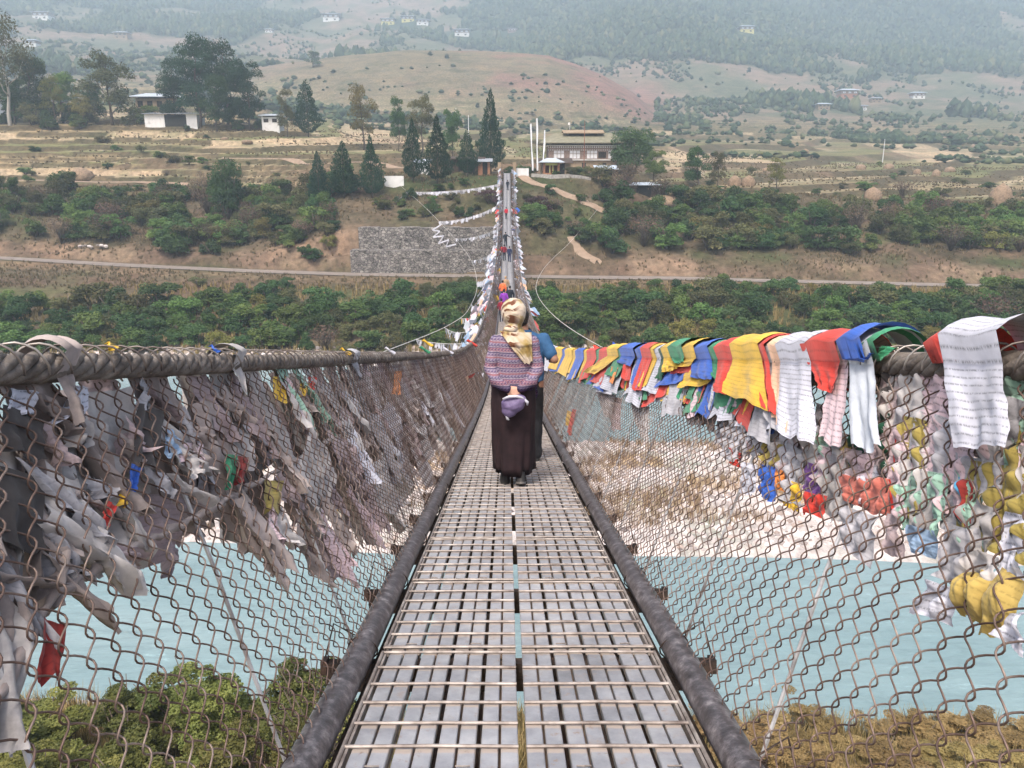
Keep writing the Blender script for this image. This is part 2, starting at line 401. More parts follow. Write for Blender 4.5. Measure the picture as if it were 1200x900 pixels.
M['path'] = noisy('trodden_earth', [(.3, (.24, .17, .12)), (.7, (.34, .25, .18))], 1.2)
path('path', [(603, 152.5), (625, 150), (660, 147.5), (700, 145), (745, 143), (722, 139.5), (690, 136), (668, 134), (680, 132), (700, 129.5)], .75, M['path'])
path('path', [(0, 176), (40, 174), (90, 172), (150, 171), (230, 169)], .8, M['path'])
path('path', [(270, 196), (320, 192), (380, 186), (470, 180), (560, 172)], .5, M['path'])

# gravel and dry grass on the bar: nobody could count them
def rocks(name, n, xr, yr, smin, smax, mat, seed, zmin=.05):
    rs = np.random.RandomState(seed); x = rs.uniform(*xr, n); y = rs.uniform(*yr, n); z = terrain(x, y); k = z > zmin; x, y, z = x[k], y[k], z[k]
    n = len(x); s = smin+(smax-smin)*rs.rand(n)**4
    base = np.array([(1, 0, 0), (.3, .95, 0), (-.8, .6, 0), (-.8, -.6, 0), (.3, -.95, 0), (.1, 0, .75), (.6, .3, .5), (-.5, .2, .6), (0, -.6, .5)])
    fc = np.array([(0, 1, 6), (1, 2, 7), (2, 3, 7), (3, 4, 8), (4, 0, 8), (0, 6, 8), (1, 7, 6), (3, 8, 7), (5, 6, 7), (5, 7, 8), (5, 8, 6)])
    V = base[None]*s[:, None, None]*rs.uniform(.6, 1.3, (n, 9, 3)); a = rs.rand(n)*6.28
    ca, sa = np.cos(a)[:, None], np.sin(a)[:, None]; vx = V[..., 0]*ca-V[..., 1]*sa; vy = V[..., 0]*sa+V[..., 1]*ca
    V = np.stack([vx+x[:, None], vy+y[:, None], V[..., 2]+z[:, None]-.02], -1).reshape(-1, 3)
    F = (fc[None]+np.arange(n)[:, None, None]*9).reshape(-1, 3)
    return link(name, npmesh(name, V, F, mat))
m, t, b = newmat('river_stone', .85, .2)
ge = N(t, 'ShaderNodeNewGeometry'); r = ramp(t, ge.outputs['Random Per Island'], [(.0, (.22, .19, .18)), (.3, (.50, .44, .42)), (.55, (.66, .60, .58)), (.8, (.38, .30, .26)), (1, (.15, .13, .13))]); t.links.new(r.outputs[0], b.inputs['Base Color']); M['stone'] = m
tag(rocks('gravel', 26000, (-34, 42), (40.5, 61.5), .05, .30, M['stone'], 5), 'pale rounded river stones covering the gravel bar between the channels', 'gravel', kind='stuff')
tag(rocks('shore_gravel', 3000, (-60, 62), (85, 90), .08, .4, M['stone'], 6), 'scattered pale stones along the far waterline', 'gravel', kind='stuff')
def grass(name, n, xr, yr, hmin, hmax, mat, seed, mask, zmin=.2, wd=.018, lean=.4):
    rs = np.random.RandomState(seed); x = rs.uniform(*xr, n); y = rs.uniform(*yr, n); z = terrain(x, y); k = (z > zmin) & (mask(x, y) > rs.rand(n)); x, y, z = x[k], y[k], z[k]; n = len(x)
    nb = 9; x = np.repeat(x, nb)+rs.normal(0, .09, n*nb); y = np.repeat(y, nb)+rs.normal(0, .09, n*nb); z = np.repeat(z, nb)
    h = rs.uniform(hmin, hmax, n*nb); a = rs.rand(n*nb)*6.28; l = h*lean*rs.rand(n*nb); dx, dy = np.cos(a), np.sin(a)
    b0 = np.stack([x-dy*wd, y+dx*wd, z-.05], 1); b1 = np.stack([x+dy*wd, y-dx*wd, z-.05], 1)
    m0 = np.stack([x-dy*wd*.7+dx*l*.35, y+dx*wd*.7+dy*l*.35, z+h*.6], 1); m1 = np.stack([x+dy*wd*.7+dx*l*.35, y-dx*wd*.7+dy*l*.35, z+h*.6], 1)
    tp = np.stack([x+dx*l, y+dy*l, z+h], 1); tp2 = tp+np.array([[.004, 0, 0]])
    V = np.stack([b0, b1, m1, m0, tp, tp2], 1).reshape(-1, 3); o = np.arange(len(x))[:, None, None]*6
    F = (np.array([[0, 1, 2, 3], [3, 2, 5, 4]])[None]+o).reshape(-1, 4)
    return link(name, npmesh(name, V, F, mat))
def isl(name, stops):
    m, t, b = newmat(name, .9, .1); ge = N(t, 'ShaderNodeNewGeometry'); r = ramp(t, ge.outputs['Random Per Island'], stops); t.links.new(r.outputs[0], b.inputs['Base Color']); return m
M['dry_grass'] = isl('dry_grass', [(0, (.19, .13, .08)), (.5, (.31, .22, .13)), (1, (.44, .33, .22))])
tag(grass('dry_grass', 5600, (-26, 34), (43, 58), .25, .75, M['dry_grass'], 7, lambda x, y: sstep(.50, .60, fbm(x/4.5, y/2.2, 4, 141))), 'tufts of straw coloured grass among the pale stones', 'grass', kind='stuff')
M['bank_grass'] = isl('bank_grass', [(0, (.13, .11, .04)), (.5, (.26, .20, .09)), (1, (.36, .27, .13))])
tag(grass('bank_grass', 19000, (-22, 26), (9, 26.3), .3, 1.1, M['bank_grass'], 8, lambda x, y: .35+.65*sstep(.4, .55, fbm(x/2.5, y/2.5, 3, 151)), lean=.6), 'olive and straw grass covering the near river bank', 'grass', kind='stuff')
tag(grass('shore_grass', 5000, (-62, 66), (87, 118), .3, 1.1, M['bank_grass'], 9, lambda x, y: .8+0*x, wd=.05), 'dry grass growing between the shrubs of the far bank', 'grass', kind='stuff')
M['slope_grass'] = isl('slope_grass', [(0, (.05, .055, .025)), (.35, (.11, .09, .05)), (.7, (.18, .135, .08)), (1, (.26, .20, .13))])
tag(grass('slope_grass', 22000, (-112, 112), (116, 168), .15, .50, M['slope_grass'], 19, lambda x, y: (np.abs(y-road_at(x)[0]) > 2.6)*(.25+.75*sstep(.40, .56, fbm(x/9, y/6, 4, 161)))*(1-(x > -26)*(x < 0)*(y > 127)*(y < 136)), wd=.045, lean=.8), 'dry grass and weeds on the slope between road and village', 'grass', kind='stuff')
tag(grass('field_grass', 20000, (-190, 190), (160, 290), .15, .40, M['slope_grass'], 23, lambda x, y: sstep(.44, .60, fbm(x/16, y/5, 4, 162)), wd=.10, lean=.7), 'weeds growing along the terrace edges', 'grass', kind='stuff')
# ------------------------------------------------------------------ haze: one closed box of even air round the scene
hz = MB().box(-2000, 2000, -90, 1930, -4, 640)
m = bpy.data.materials.new('haze_air'); m.use_nodes = True; t = m.node_tree
t.nodes.remove(t.nodes['Principled BSDF']); pv = N(t, 'ShaderNodeVolumePrincipled'); pv.inputs['Density'].default_value = HAZE = .00052
pv.inputs['Color'].default_value = (.72, .87, 1.0, 1); pv.inputs['Anisotropy'].default_value = .1
t.links.new(pv.outputs[0], t.nodes['Material Output'].inputs['Volume'])
tag(hz.build('haze', m), 'pale blue haze lying in the valley air', 'haze', kind='stuff')

# ------------------------------------------------------------------ plants
def leaves(rs, cent, rad, n, size, flat=.35, up=.3):
    """n leaf faces on and in ellipsoid lobes; arrays of quads"""
    L = len(cent); w_ = np.array([r[0]*r[1]+r[2]*r[0] for r in rad]); w_ = w_/w_.sum()
    k = rs.choice(L, n, p=w_); c = np.array(cent)[k]; r = np.array(rad)[k]
    d = rs.normal(0, 1, (n, 3)); d[:, 2] = np.abs(d[:, 2])*.9-.25*(rs.rand(n) < .5); d /= np.linalg.norm(d, axis=1)[:, None]
    q = rs.rand(n)**.28
    bump = .82+.30*vnoise(d[:, 0]*3.1+k*5.2+7, d[:, 1]*3.1+d[:, 2]*3.3+k, 3)
    p = c+d*r*(q*bump)[:, None]
    nrm = d*.7+rs.normal(0, .55, (n, 3)); nrm[:, 2] += up; nrm /= np.linalg.norm(nrm, axis=1)[:, None]
    a = np.cross(nrm, rs.normal(0, 1, (n, 3))); a /= np.linalg.norm(a, axis=1)[:, None]; b = np.cross(nrm, a)
    s = size*rs.uniform(.6, 1.4, n)[:, None]
    V = np.stack([p-a*s*.5, p+b*s*.33+nrm*s*.08, p+a*s*.5-nrm*s*.1, p-b*s*.33+nrm*s*.08], 1).reshape(-1, 3)
    F = np.arange(n*4).reshape(-1, 4); return V, F
def limbs(mb, rs, base, top, r0, nl, spread, z0=.35, seg=5):
    base, top = Vector(base), Vector(top); P = []
    for i in range(seg+1):
        f = i/seg; P.append(base.lerp(top, f)+Vector(rs.normal(0, .02, 3))*(top-base).length*(0 if i == 0 else 1))
    mb.tube(P, [r0*(1.25 if i == 0 else 1-.75*i/seg) for i in range(seg+1)], 7)
    H = (top-base).length; ends = []
    for k in range(nl):
        f = z0+(1-z0)*(k+.5)/nl; i = min(int(f*seg), seg-1); p = P[i].lerp(P[i+1], f*seg-i); a = k*2.4+rs.rand()
        sp = spread*(1.15-f*.6); e = p+Vector((math.cos(a)*sp, math.sin(a)*sp, H*(.10+.18*rs.rand()))); mid = p.lerp(e, .5)+Vector((0, 0, -.03*H))+Vector(rs.normal(0, .03*H, 3))
        r = r0*(1-.75*f)*.55; mb.tube([p, mid, e], [r, r*.7, r*.25], 5); ends.append(e)
        e2 = mid+Vector(rs.normal(0, .1*H, 3))+Vector((0, 0, .08*H)); mb.tube([mid, e2], [r*.5, r*.15], 4); ends.append(e2)
    return ends
PROTO = {}
M['leaf_straw'] = leafmat('leaf_straw', (.15, .11, .045), (.34, .25, .105), (.52, .40, .19), 1.6)
def plant(name, key, label, cat, builder, mats, seed, trunkname='trunk', crownname='crown', n=3):
    """n variants of a plant, each an Empty > trunk, crown; hidden away nowhere: the first use of each moves the original"""
    L = []
    for i in range(n):
        rs = np.random.RandomState(seed+i); tb, V, F = builder(rs)
        L.append((name, tb.mesh(trunkname, mats[1], True), npmesh(crownname, V, F, mats[0])))
    PROTO[key] = (L, label, cat, trunkname, crownname)
def put(key, px, D, h, wid=None, variant=0, label=None, group=None, rz=None, name=None, dz=0, cat=None):
    """plant at picture column px and distance D, h metres tall (prototypes are 1 m tall and 1 m wide)"""
    L, lb, ct, tn, cn = PROTO[key]; nm, tm, cm = L[variant % len(L)]
    p = gpt(px, D); o = thing(name or nm, label or lb, cat or ct, (p.x, p.y, p.z-.03*h+dz), rnd.uniform(0, 6.28) if rz is None else rz, group)
    ww = wid or h; o.scale = (ww, ww, h)
    link(tn, tm, o); link(cn, cm, o); return o
def b_bush(nleaf=2800, size=.058, lob=14):
    def f(rs):
        tb = MB(); ends = []
        for k in range(4):
            a = k*1.6+rs.rand(); tb.tube([(0, 0, -.05), (math.cos(a)*.12, math.sin(a)*.12, .25), (math.cos(a)*.25, math.sin(a)*.25, .6)], [.025, .018, .006], 5)
        c = []; r = []
        for k in range(lob):
            a = rs.rand()*6.28; q = .32*math.sqrt(rs.rand()); zz = rs.uniform(.14, .76)*(1-.5*q); s = rs.uniform(.12, .23)
            c.append((math.cos(a)*q, math.sin(a)*q, zz)); r.append((s, s, s*rs.uniform(.85, 1.2)))
        V, F = leaves(rs, c, r, nleaf, size); return tb, V, F
    return f
def b_near():
    def f(rs):
        tb = MB(); c = []; r = []
        for k in range(26):
            a = rs.rand()*6.28; q = .42*math.sqrt(rs.rand()); z1 = rs.uniform(.45, .95)*(1-.6*q); e = Vector((math.cos(a)*q, math.sin(a)*q, z1)); mdl = Vector((math.cos(a)*q*.5, math.sin(a)*q*.5, z1*.6))
            tb.tube([(math.cos(a)*.05, math.sin(a)*.05, -.05), mdl, e], [.010, .007, .002], 5)
            for j in range(3):
                p = mdl.lerp(e, rs.uniform(.2, 1.0))+Vector(rs.normal(0, .045, 3)); s = rs.uniform(.035, .085); c.append(tuple(p)); r.append((s, s, s*.8))
        V, F = leaves(rs, c, r, 34000, .016); return tb, V, F
    return f
def b_tree(nleaf=3000, size=.045, lob=14, z0=.25, rx=.42, flat=.95, trunk=.022):
    def f(rs):
        tb = MB(); e = limbs(tb, rs, (0, 0, -.03), (rs.normal(0, .02), rs.normal(0, .02), .86), trunk, 6, .26, z0)
        c = []; r = []
        for k in range(lob):
            if k < len(e): q = e[k]; cc = (q.x, q.y, min(q.z, .9))
            else:
                a = rs.rand()*6.28; d = rx*.7*math.sqrt(rs.rand()); cc = (math.cos(a)*d, math.sin(a)*d, rs.uniform(z0+.1, .9)*(1-.25*d))
            s = rs.uniform(.09, .17); c.append(cc); r.append((s, s, s*flat))
        V, F = leaves(rs, c, r, nleaf, size); return tb, V, F
    return f
def b_cypress(nleaf=3800, size=.04, wide=.5, z0=.10, power=.8):
    """dark cone of upswept sprays"""
    def f(rs):
        tb = MB(); tb.tube([(0, 0, -.04), (0, 0, .5), (0, 0, .97)], [.022, .014, .003], 7)
        n = nleaf; zz = z0+(1-z0)*(1-np.sqrt(rs.rand(n)))**.9; f_ = (zz-z0)/(1-z0); prof = np.minimum(1, f_*7+.35)*(1-f_)**(power*rs.uniform(.8, 1.15))
        a = rs.rand(n)*6.28; s0 = rs.rand()*40; whorl = .62+.62*vnoise(a*1.5+3+s0, zz*9+s0, 5)+.13*np.sin(zz*47+a*2+s0)
        rr = prof*wide*whorl*rs.rand(n)**.3
        p = np.stack([np.cos(a)*rr, np.sin(a)*rr, zz+rr*.12], 1)
        dr = np.stack([np.cos(a)*.8, np.sin(a)*.8, .55+0*a], 1)+rs.normal(0, .3, (n, 3)); dr /= np.linalg.norm(dr, axis=1)[:, None]
        sd_ = np.cross(dr, rs.normal(0, 1, (n, 3))); sd_ /= np.linalg.norm(sd_, axis=1)[:, None]; s = size*rs.uniform(.6, 1.3, n)[:, None]
        sx = np.array([[1/ (2*wide)*1.0, 1/(2*wide), 1]])
        V = np.stack([p-dr*s*.5, p+sd_*s*.32, p+dr*s*.6, p-sd_*s*.32], 1).reshape(-1, 3); V[:, :2] *= 1/(2*wide)*1.0
        return tb, V, np.arange(n*4).reshape(-1, 4)
    return f
def b_twig(nleaf=350, size=.05):
    """bare thorny bush: many thin stems with few dry leaves"""
    def f(rs):
        tb = MB()
        for k in range(34):
            a = rs.rand()*6.28; l = rs.uniform(.5, 1.0); s = rs.uniform(.1, .42)
            p0 = Vector((0, 0, 0)); p1 = Vector((math.cos(a)*s*.4, math.sin(a)*s*.4, l*.5)); p2 = Vector((math.cos(a)*s+rs.normal(0, .05), math.sin(a)*s+rs.normal(0, .05), l*.92))
            tb.tube([p0, p1, p2], [.012, .008, .003], 4)
            for j in range(3): q = p1.lerp(p2, rs.rand()); tb.tube([q, q+Vector(rs.normal(0, .10, 3))+Vector((0, 0, .08))], [.005, .002], 3)
        V, F = leaves(rs, [(0, 0, .55)], [(.42, .42, .42)], nleaf, size); return tb, V, F
    return f
plant('dark_green_bush', 'bd', '', 'shrub', b_bush(), (M['leaf_dark'], M['bark']), 10, 'stems', 'foliage', 5)
plant('green_bush', 'bm', '', 'shrub', b_bush(), (M['leaf_mid'], M['bark']), 30, 'stems', 'foliage', 5)
plant('olive_bush', 'bo', '', 'shrub', b_bush(2300, .052), (M['leaf_olive'], M['bark']), 50, 'stems', 'foliage', 4)
plant('yellow_bush', 'by', '', 'shrub', b_bush(2300, .052), (M['leaf_yellow'], M['bark']), 60, 'stems', 'foliage', 2)
plant('bare_bush', 'bt', '', 'shrub', b_twig(), (M['leaf_dry'], M['bark']), 70, 'stems', 'foliage', 3)
plant('purple_bush', 'bp', '', 'shrub', b_bush(1300, .06), (M['leaf_purple'], M['bark']), 80, 'stems', 'foliage', 1)
plant('broadleaf_tree', 'td', '', 'tree', b_tree(7500, .030, 26, z0=.12), (M['leaf_dark'], M['bark']), 90, n=4)
plant('broadleaf_tree', 'tm', '', 'tree', b_tree(7500, .030, 26, z0=.12), (M['leaf_mid'], M['bark']), 100, n=3)
plant('broadleaf_tree', 'to', '', 'tree', b_tree(6000, .026, 26, z0=.16), (M['leaf_olive'], M['bark']), 110, n=3)
plant('broadleaf_tree', 'ty', '', 'tree', b_tree(4200, .026, 22, z0=.2), (M['leaf_yellow'], M['bark']), 120, n=2)
plant('tall_gum_tree', 'te', '', 'tree', b_tree(4000, .022, 26, z0=.30, rx=.42, flat=.95, trunk=.026), (M['leaf_olive'], M['bark_pale']), 130, n=1)
plant('cypress_tree', 'cy', '', 'tree', b_cypress(), (M['leaf_conifer'], M['bark']), 140, n=4)
plant('pine_tree', 'pi', '', 'tree', b_tree(10000, .024, 34, z0=.10, rx=.44, flat=.8), (M['leaf_conifer'], M['bark']), 150, n=3)
plant('dense_round_tree', 'tr', '', 'tree', b_bush(9000, .036, 26), (M['leaf_dark'], M['bark']), 160, n=1)

PXM = lambda D: FPX/(D*.99)
# conifers in front of the village: (px, base y, top y, width px, D, variant, label)
CYP = [(576, 195, 108, 27, 166, 0, 'tallest dark cypress, standing just left of the bridge end'),
 (515, 217, 137, 30, 150, 1, 'broad dark green cypress on the slope edge, left of the dark shed'),
 (487, 209, 141, 23, 152, 2, 'slim dark green cypress between the white wall and the broad cypress'),
 (549, 206, 153, 20, 156, 3, 'small grey green cypress in front of the dark open shed'),
 (439, 228, 160, 27, 147, 1, 'dark cypress just left of the small white wall'),
 (407, 234, 166, 30, 145, 0, 'dark cypress between two others above the stone retaining wall'),
 (378, 228, 178, 26, 146, 2, 'short dark cypress at the left end of the row above the retaining wall'),
 (370, 146, 97, 26, 228, 3, 'dark pointed tree on the field edge right of the left farmhouses')]
for px, yb, yt, wp, D, v, lb in CYP:
    k = PXM(D); p = gpt(px, D); xs, ysn = yscreen((p.x, p.y, p.z)); h = max((ysn-yt)/k, 3)
    put('cy', px, D, h, wp/k*1.38, v, lb, 'dark cypresses round the village end of the bridge')
TREES = [('te', 35, 30, 78, 228, 0, 'tall pale trunked tree with thin grey green crown at the far left', 'big'),
 ('td', 8, 70, 60, 236, 0, 'dark tree behind the pale trunk at the left edge', None), ('td', 62, 72, 62, 238, 1, 'dark broad tree right behind the pale trunked tree', None),
 ('tm', 95, 88, 50, 240, 0, 'loose mid green tree between the pale trunk and the big broad tree', None), ('ty', 86, 92, 32, 232, 0, 'small yellowish tree among the dark trees on the left', None),
 ('to', 150, 66, 72, 232, 0, 'big broad grey green tree left of the farmhouses', None), ('ty', 118, 112, 36, 228, 1, 'low yellow topped tree in front of the left grove', None),
 ('td', 126, 100, 40, 240, 2, 'dark tree filling the gap left of the big broad tree', None), ('td', 40, 96, 50, 232, 3, 'low dark tree at the foot of the pale trunked tree', None),
 ('pi', 248, 48, 66, 230, 0, 'tallest pine of the clump behind the left farmhouse', None), ('pi', 280, 56, 60, 234, 1, 'pine in the middle of the clump right of the left farmhouse', None),
 ('pi', 304, 74, 52, 229, 2, 'pine at the right end of the clump by the farmhouses', None), ('pi', 222, 72, 46, 233, 1, 'pine at the left end of the clump, leaning over the farmhouse roof', None),
 ('td', 268, 92, 44, 226, 2, 'low dark tree at the foot of the pine clump', None), ('to', 346, 108, 26, 226, 1, 'thin dry tree right of the small blue roofed house', None),
 ('td', 380, 62, 24, 620, 1, 'lone dark round tree on the hill foot above the fields', None), ('ty', 432, 103, 44, 214, 0, 'loose yellow green tree standing alone on the field', None),
 ('to', 498, 113, 40, 205, 2, 'grey green tree behind the two slim cypresses', None), ('td', 472, 118, 22, 208, 0, 'small dark tree left of the grey green tree', None),
 ('td', 533, 130, 30, 196, 3, 'round dark tree on a thin trunk left of the tallest cypress', None),
 ('tr', 737, 144, 50, 184, 0, 'dense round dark tree against the right side of the big farmhouse', None), ('tm', 762, 178, 34, 172, 1, 'low pale green tree right of the round tree by the farmhouse', None),
 ('td', 812, 173, 38, 172, 2, 'dark bushy tree on the field edge right of the farmhouse', None), ('ty', 903, 186, 30, 172, 1, 'small yellow green tree on the right hand fields', None),
 ('to', 836, 178, 24, 174, 0, 'thin brownish tree beside the dark bushy tree', None),
 ('tr', 272, 178, 40, 150, 0, 'broad green tree rising from the thicket at the field edge on the left', None), ('td', 4, 160, 34, 152, 1, 'dark tree cut by the left edge above the path', None),
 ('td', 1046, 186, 1, 178, 0, '', None)]
for key, px, yt, wp, D, v, lb, _ in TREES:
    if not lb: continue
    k = PXM(D); p = gpt(px, D); ysn = yscreen(p)[1]; h = max((ysn-yt)/k, 2.5)
    put(key, px, D, h, wp/k*1.12, v, lb, 'trees round the fields beyond the river')
put('bt', 1049, 168, 4.2, 5.2, 0, 'bare brown bush standing on the right hand fields', 'trees round the fields beyond the river')
put('bp', 632, 141, 3.2, 5.2, 0, 'dark purple bush on the slope right of the bridge, above the path bend')
put('bp', 574, 142, 3.0, 5.4, 0, 'dark purple brown bush left of the bridge below the village')

# thickets: every shrub a thing, two belts along the road and bushes on the fields
names = {'bd': 'dark green', 'bm': 'fresh green', 'bo': 'olive', 'by': 'yellowish', 'bt': 'bare brown'}
def pick(wts):
    r_ = rnd.random()*sum(wts.values())
    for k_, w_ in wts.items():
        r_ -= w_
        if r_ <= 0: return k_
    return 'bd'
def szn(h, ref): return 'low' if h < ref*.85 else 'tall' if h > ref*1.12 else 'round'
def spot(px):
    for a, b2 in ((60, 'at the left edge'), (180, 'below the long haystack'), (290, 'below the left farmhouses'), (410, 'left of the stone wall'), (500, 'near the stone wall'), (594, 'just left of the bridge'), (680, 'just right of the bridge'), (770, 'below the big farmhouse'), (880, 'below the paired haystacks'), (980, 'right of the paired haystacks'), (1080, 'below the edge haystack'), (1140, 'left of the largest haystack')):
        if px < a: return b2
    return 'below the largest haystack'
def side(px): return 'left of the bridge' if px < 594 else 'right of the bridge'
cnt = 0
for row, (D0, hh) in enumerate([(89.5, 2.6), (93, 3.2), (98, 3.6), (104, 3.6), (110, 3.0), (115, 2.2)]):
    px = -40+row*11
    while px < 1240:
        D = D0+rnd.uniform(-2.2, 2.2); h = hh*rnd.uniform(.75, 1.3)
        x = at(px, 300, D).x
        dens = float(fbm(np.array([x/9]), np.array([D/9]), 3, 301)[0])
        bare = (row >= 4 and (dens < .46 or 110 < px < 180 or 370 < px < 460)) or (row == 5 and 560 < px < 640) or dens < .22
        if not bare:
            ol = .5+.9*(px > 640)+.7*(px > 380 and px < 560)
            k_ = pick({'bd': 2.0, 'bm': 1.6, 'bo': ol, 'by': .18, 'bt': .12})
            put(k_, px, D, h, h*rnd.uniform(1.1, 1.5), rnd.randrange(5), '%s %s shrub %s the road, %s' % (szn(h, hh), names[k_], ('at the waterline below', 'low below', 'midway below', 'upper middle below', 'high below', 'close below')[row], spot(px)), 'shrubs between the river and the road')
            cnt += 1
        px += rnd.uniform(22, 33)
# slope above the road: zones (px0, px1, D0, D1, number, height)
ZON = [(-30, 45, 141, 163, 13, 3.6), (15, 110, 147, 160, 14, 3.0), (70, 215, 138, 162, 48, 3.8), (190, 330, 134, 161, 56, 4.2), (305, 412, 133, 158, 42, 3.6), (330, 410, 130.5, 135, 6, 2.4),
 (420, 560, 136, 146, 14, 1.8), (440, 545, 139, 146, 9, 1.5), (612, 690, 133, 139, 13, 3.2), (607, 650, 134, 147, 9, 1.9), (650, 790, 138, 150, 12, 1.5), (700, 905, 131.5, 155, 58, 4.0), (880, 970, 134, 154, 24, 3.5),
 (985, 1100, 131, 154, 34, 4.0), (1090, 1240, 133, 158, 44, 3.6), (940, 1000, 144, 154, 6, 2.5)]
for a, b_, D0, D1, n_, h_ in ZON:
    for i in range(n_):
        px = rnd.uniform(a, b_); D = rnd.uniform(D0, D1); h = h_*rnd.uniform(.7, 1.45)
        if 585 < px < 606 or (D < 135 and 410 < px < 590): continue
        k_ = pick({'bd': 1.7, 'bm': 1.5, 'bo': 1.4, 'by': .15, 'bt': .4})
        put(k_, px, D, h, h*rnd.uniform(1.0, 1.45), rnd.randrange(5), '%s %s shrub, %s slope above the road, %s' % (szn(h, h_), names[k_], 'lower' if D < 139 else 'middle' if D < 148 else 'upper', spot(px)), 'shrubs on the slope above the road')
# scattered bushes on the fields
for i in range(70):
    px = rnd.uniform(-20, 1220); D = rnd.choice([166, 171, 178, 186, 198, 215, 240, 280, 330])*rnd.uniform(.98, 1.03)
    if 560 < px < 770 and D < 200: continue
    k_ = pick({'bd': 1.5, 'bm': 1.2, 'bo': 1.3, 'bt': 1.0}); h = rnd.uniform(1.0, 2.4)
    put(k_, px, D, h, h*rnd.uniform(1.2, 2.2), rnd.randrange(5), '%s bush on the %s fields, %s' % (names[k_], 'near' if D < 190 else 'middle' if D < 260 else 'far', side(px)), 'bushes scattered on the fields')
for px, D, h in [(215, 192, 2.6), (232, 188, 2.2), (200, 196, 2.4), (150, 204, 2.0), (180, 200, 2.2), (247, 190, 2.0), (300, 186, 1.2), (950, 167, 1.6), (975, 168, 1.5), (1010, 166, 1.8), (600, 158, 2.2), (612, 159, 2.5), (622, 161, 2), (668, 157, 2.4), (690, 156, 2.6), (676, 158, 2.2), (705, 147, 2.8), (720, 149, 2), (470, 144, 1.6), (450, 142, 1.8), (500, 141, 1.6), (530, 143, 1.9), (556, 140, 1.7), (545, 147, 1.5), (480, 139, 1.5), (515, 146, 1.6), (755, 148, 2.6), (780, 146, 2.2), (650, 152.6, 1.2), (566, 160, 2.4), (838, 168, 1.6), (850, 166, 1.2)]:
    k_ = rnd.choice(['bm', 'bd', 'bo']); put(k_, px, D, h, h*1.7, rnd.randrange(5), '%s bush %s' % (names[k_], 'beside the bridge end' if px < 640 else 'below the sheds, in front of the big farmhouse') if px > 560 and px < 800 else '%s bush in the hedge line on the fields, %s' % (names[k_], side(px)), 'bushes scattered on the fields')

# shrubs of the near bank seen through the left net
m1 = PROTO
plant('river_bank_shrub', 'nb', '', 'shrub', b_near(), (M['leaf_near'], M['bark']), 200, 'stems', 'foliage', 2)
plant('river_bank_shrub', 'nt', '', 'shrub', b_twig(2500, .014), (M['leaf_near'], M['bark']), 210, 'stems', 'foliage', 1)
plant('river_bank_shrub', 'ns', '', 'shrub', b_near(), (M['leaf_straw'], M['bark']), 220, 'stems', 'foliage', 2)
NEAR = [(345, 21.5, 4.7, 5.6, 'nb', 'leafy olive green shrub on the near bank close to the deck, left side'), (250, 21.5, 4.3, 5.6, 'nb', 'tall yellow green shrub on the near bank in the middle of the left net'),
 (150, 21, 3.6, 5.6, 'nb', 'rounded yellow green shrub on the near bank behind the left net'), (50, 20.5, 3.0, 5.2, 'nb', 'low yellow green shrub on the near bank at the left edge'),
 (320, 17, 3.6, 4.8, 'nb', 'low shrub on the near bank beneath the left pipe'), (190, 16.5, 3.1, 4.8, 'nb', 'low dense shrub on the near bank at the foot of the left net'), (70, 16, 2.6, 4.4, 'nb', 'smallest green shrub low at the left on the near bank'),
 (385, 19, 4.4, 4.2, 'nt', 'shrub with bare twigs among the green on the near bank'), (-40, 20, 2.8, 5, 'nb', 'green shrub cut by the left edge on the near bank'), (455, 18, 2.4, 3.4, 'nt', 'thin twiggy shrub under the deck on the near bank'),
 (850, 22.5, 1.9, 4.0, 'ns', 'straw coloured bush on the near bank right beside the deck'), (960, 23.5, 1.6, 4.4, 'ns', 'straw coloured bush second from the deck on the right near bank'), (1080, 23.5, 1.5, 4.6, 'ns', 'low straw bush third from the deck on the right near bank'), (1190, 23, 1.7, 4.4, 'ns', 'straw coloured bush at the right edge of the near bank'), (900, 19.5, 2.0, 4.0, 'ns', 'nearer straw bush low on the right bank beside the pipe'), (1020, 19.5, 1.8, 4.4, 'ns', 'nearer golden bush low on the right bank'), (1140, 19.5, 1.8, 4.2, 'ns', 'nearer straw bush low at the right edge')]
for px, D, h, wd, k_, lb in NEAR:
    yy = 900
    x = (px-594)/FPX*(D*.968+17*.25); p = Vector((x, D, gz(x, D)))
    L, _, _, tn, cn = PROTO[k_]; nm, tm, cm = L[rnd.randrange(len(L))]
    o = thing('river_bank_shrub', lb, 'shrub', (x, D, p.z-.1), rnd.uniform(0, 6), 'shrubs on the near river bank'); o.scale = (wd, wd, h*(1.06 if px < 400 else 1)); link(tn, tm, o); link(cn, cm, o)

# understory of the left grove and of the pine clump
for i in range(26):
    px = rnd.uniform(-20, 195) if i < 20 else rnd.uniform(225, 330); D = rnd.uniform(226, 240); h = rnd.uniform(3.5, 7.5) if i < 20 else rnd.uniform(2, 4); k_ = pick({'bd': 3, 'bm': 1, 'bo': 1.5})
    put(k_, px, D, h, h*1.15, rnd.randrange(5), '%s %s shrub at foot of the %s' % (szn(h, 5), names[k_], 'left grove' if i < 20 else 'pine clump'), 'shrubs under the trees by the left farmhouses')
def solveD(px, py, lo=420, hi=2200):
    """distance at which the slope first shows at that point of the picture"""
    D = lo
    while D < hi:
        x = at(px, 300, D).x; q = yscreen((x, D, gz(x, D)))[1]
        if q <= py: return D
        D *= 1.006
    return hi
FARP = [(85, 18, 22), (69, 50, 18), (170, 42, 19), (402, 21, 22), (464, 25, 18), (486, 22, 17), (502, 25, 16), (545, 39, 20), (600, 34, 12), (333, 34, 10), (858, 34, 19), (977, 111, 24), (1055, 111, 17), (993, 125, 13), (950, 124, 17), (1008, 117, 14)]
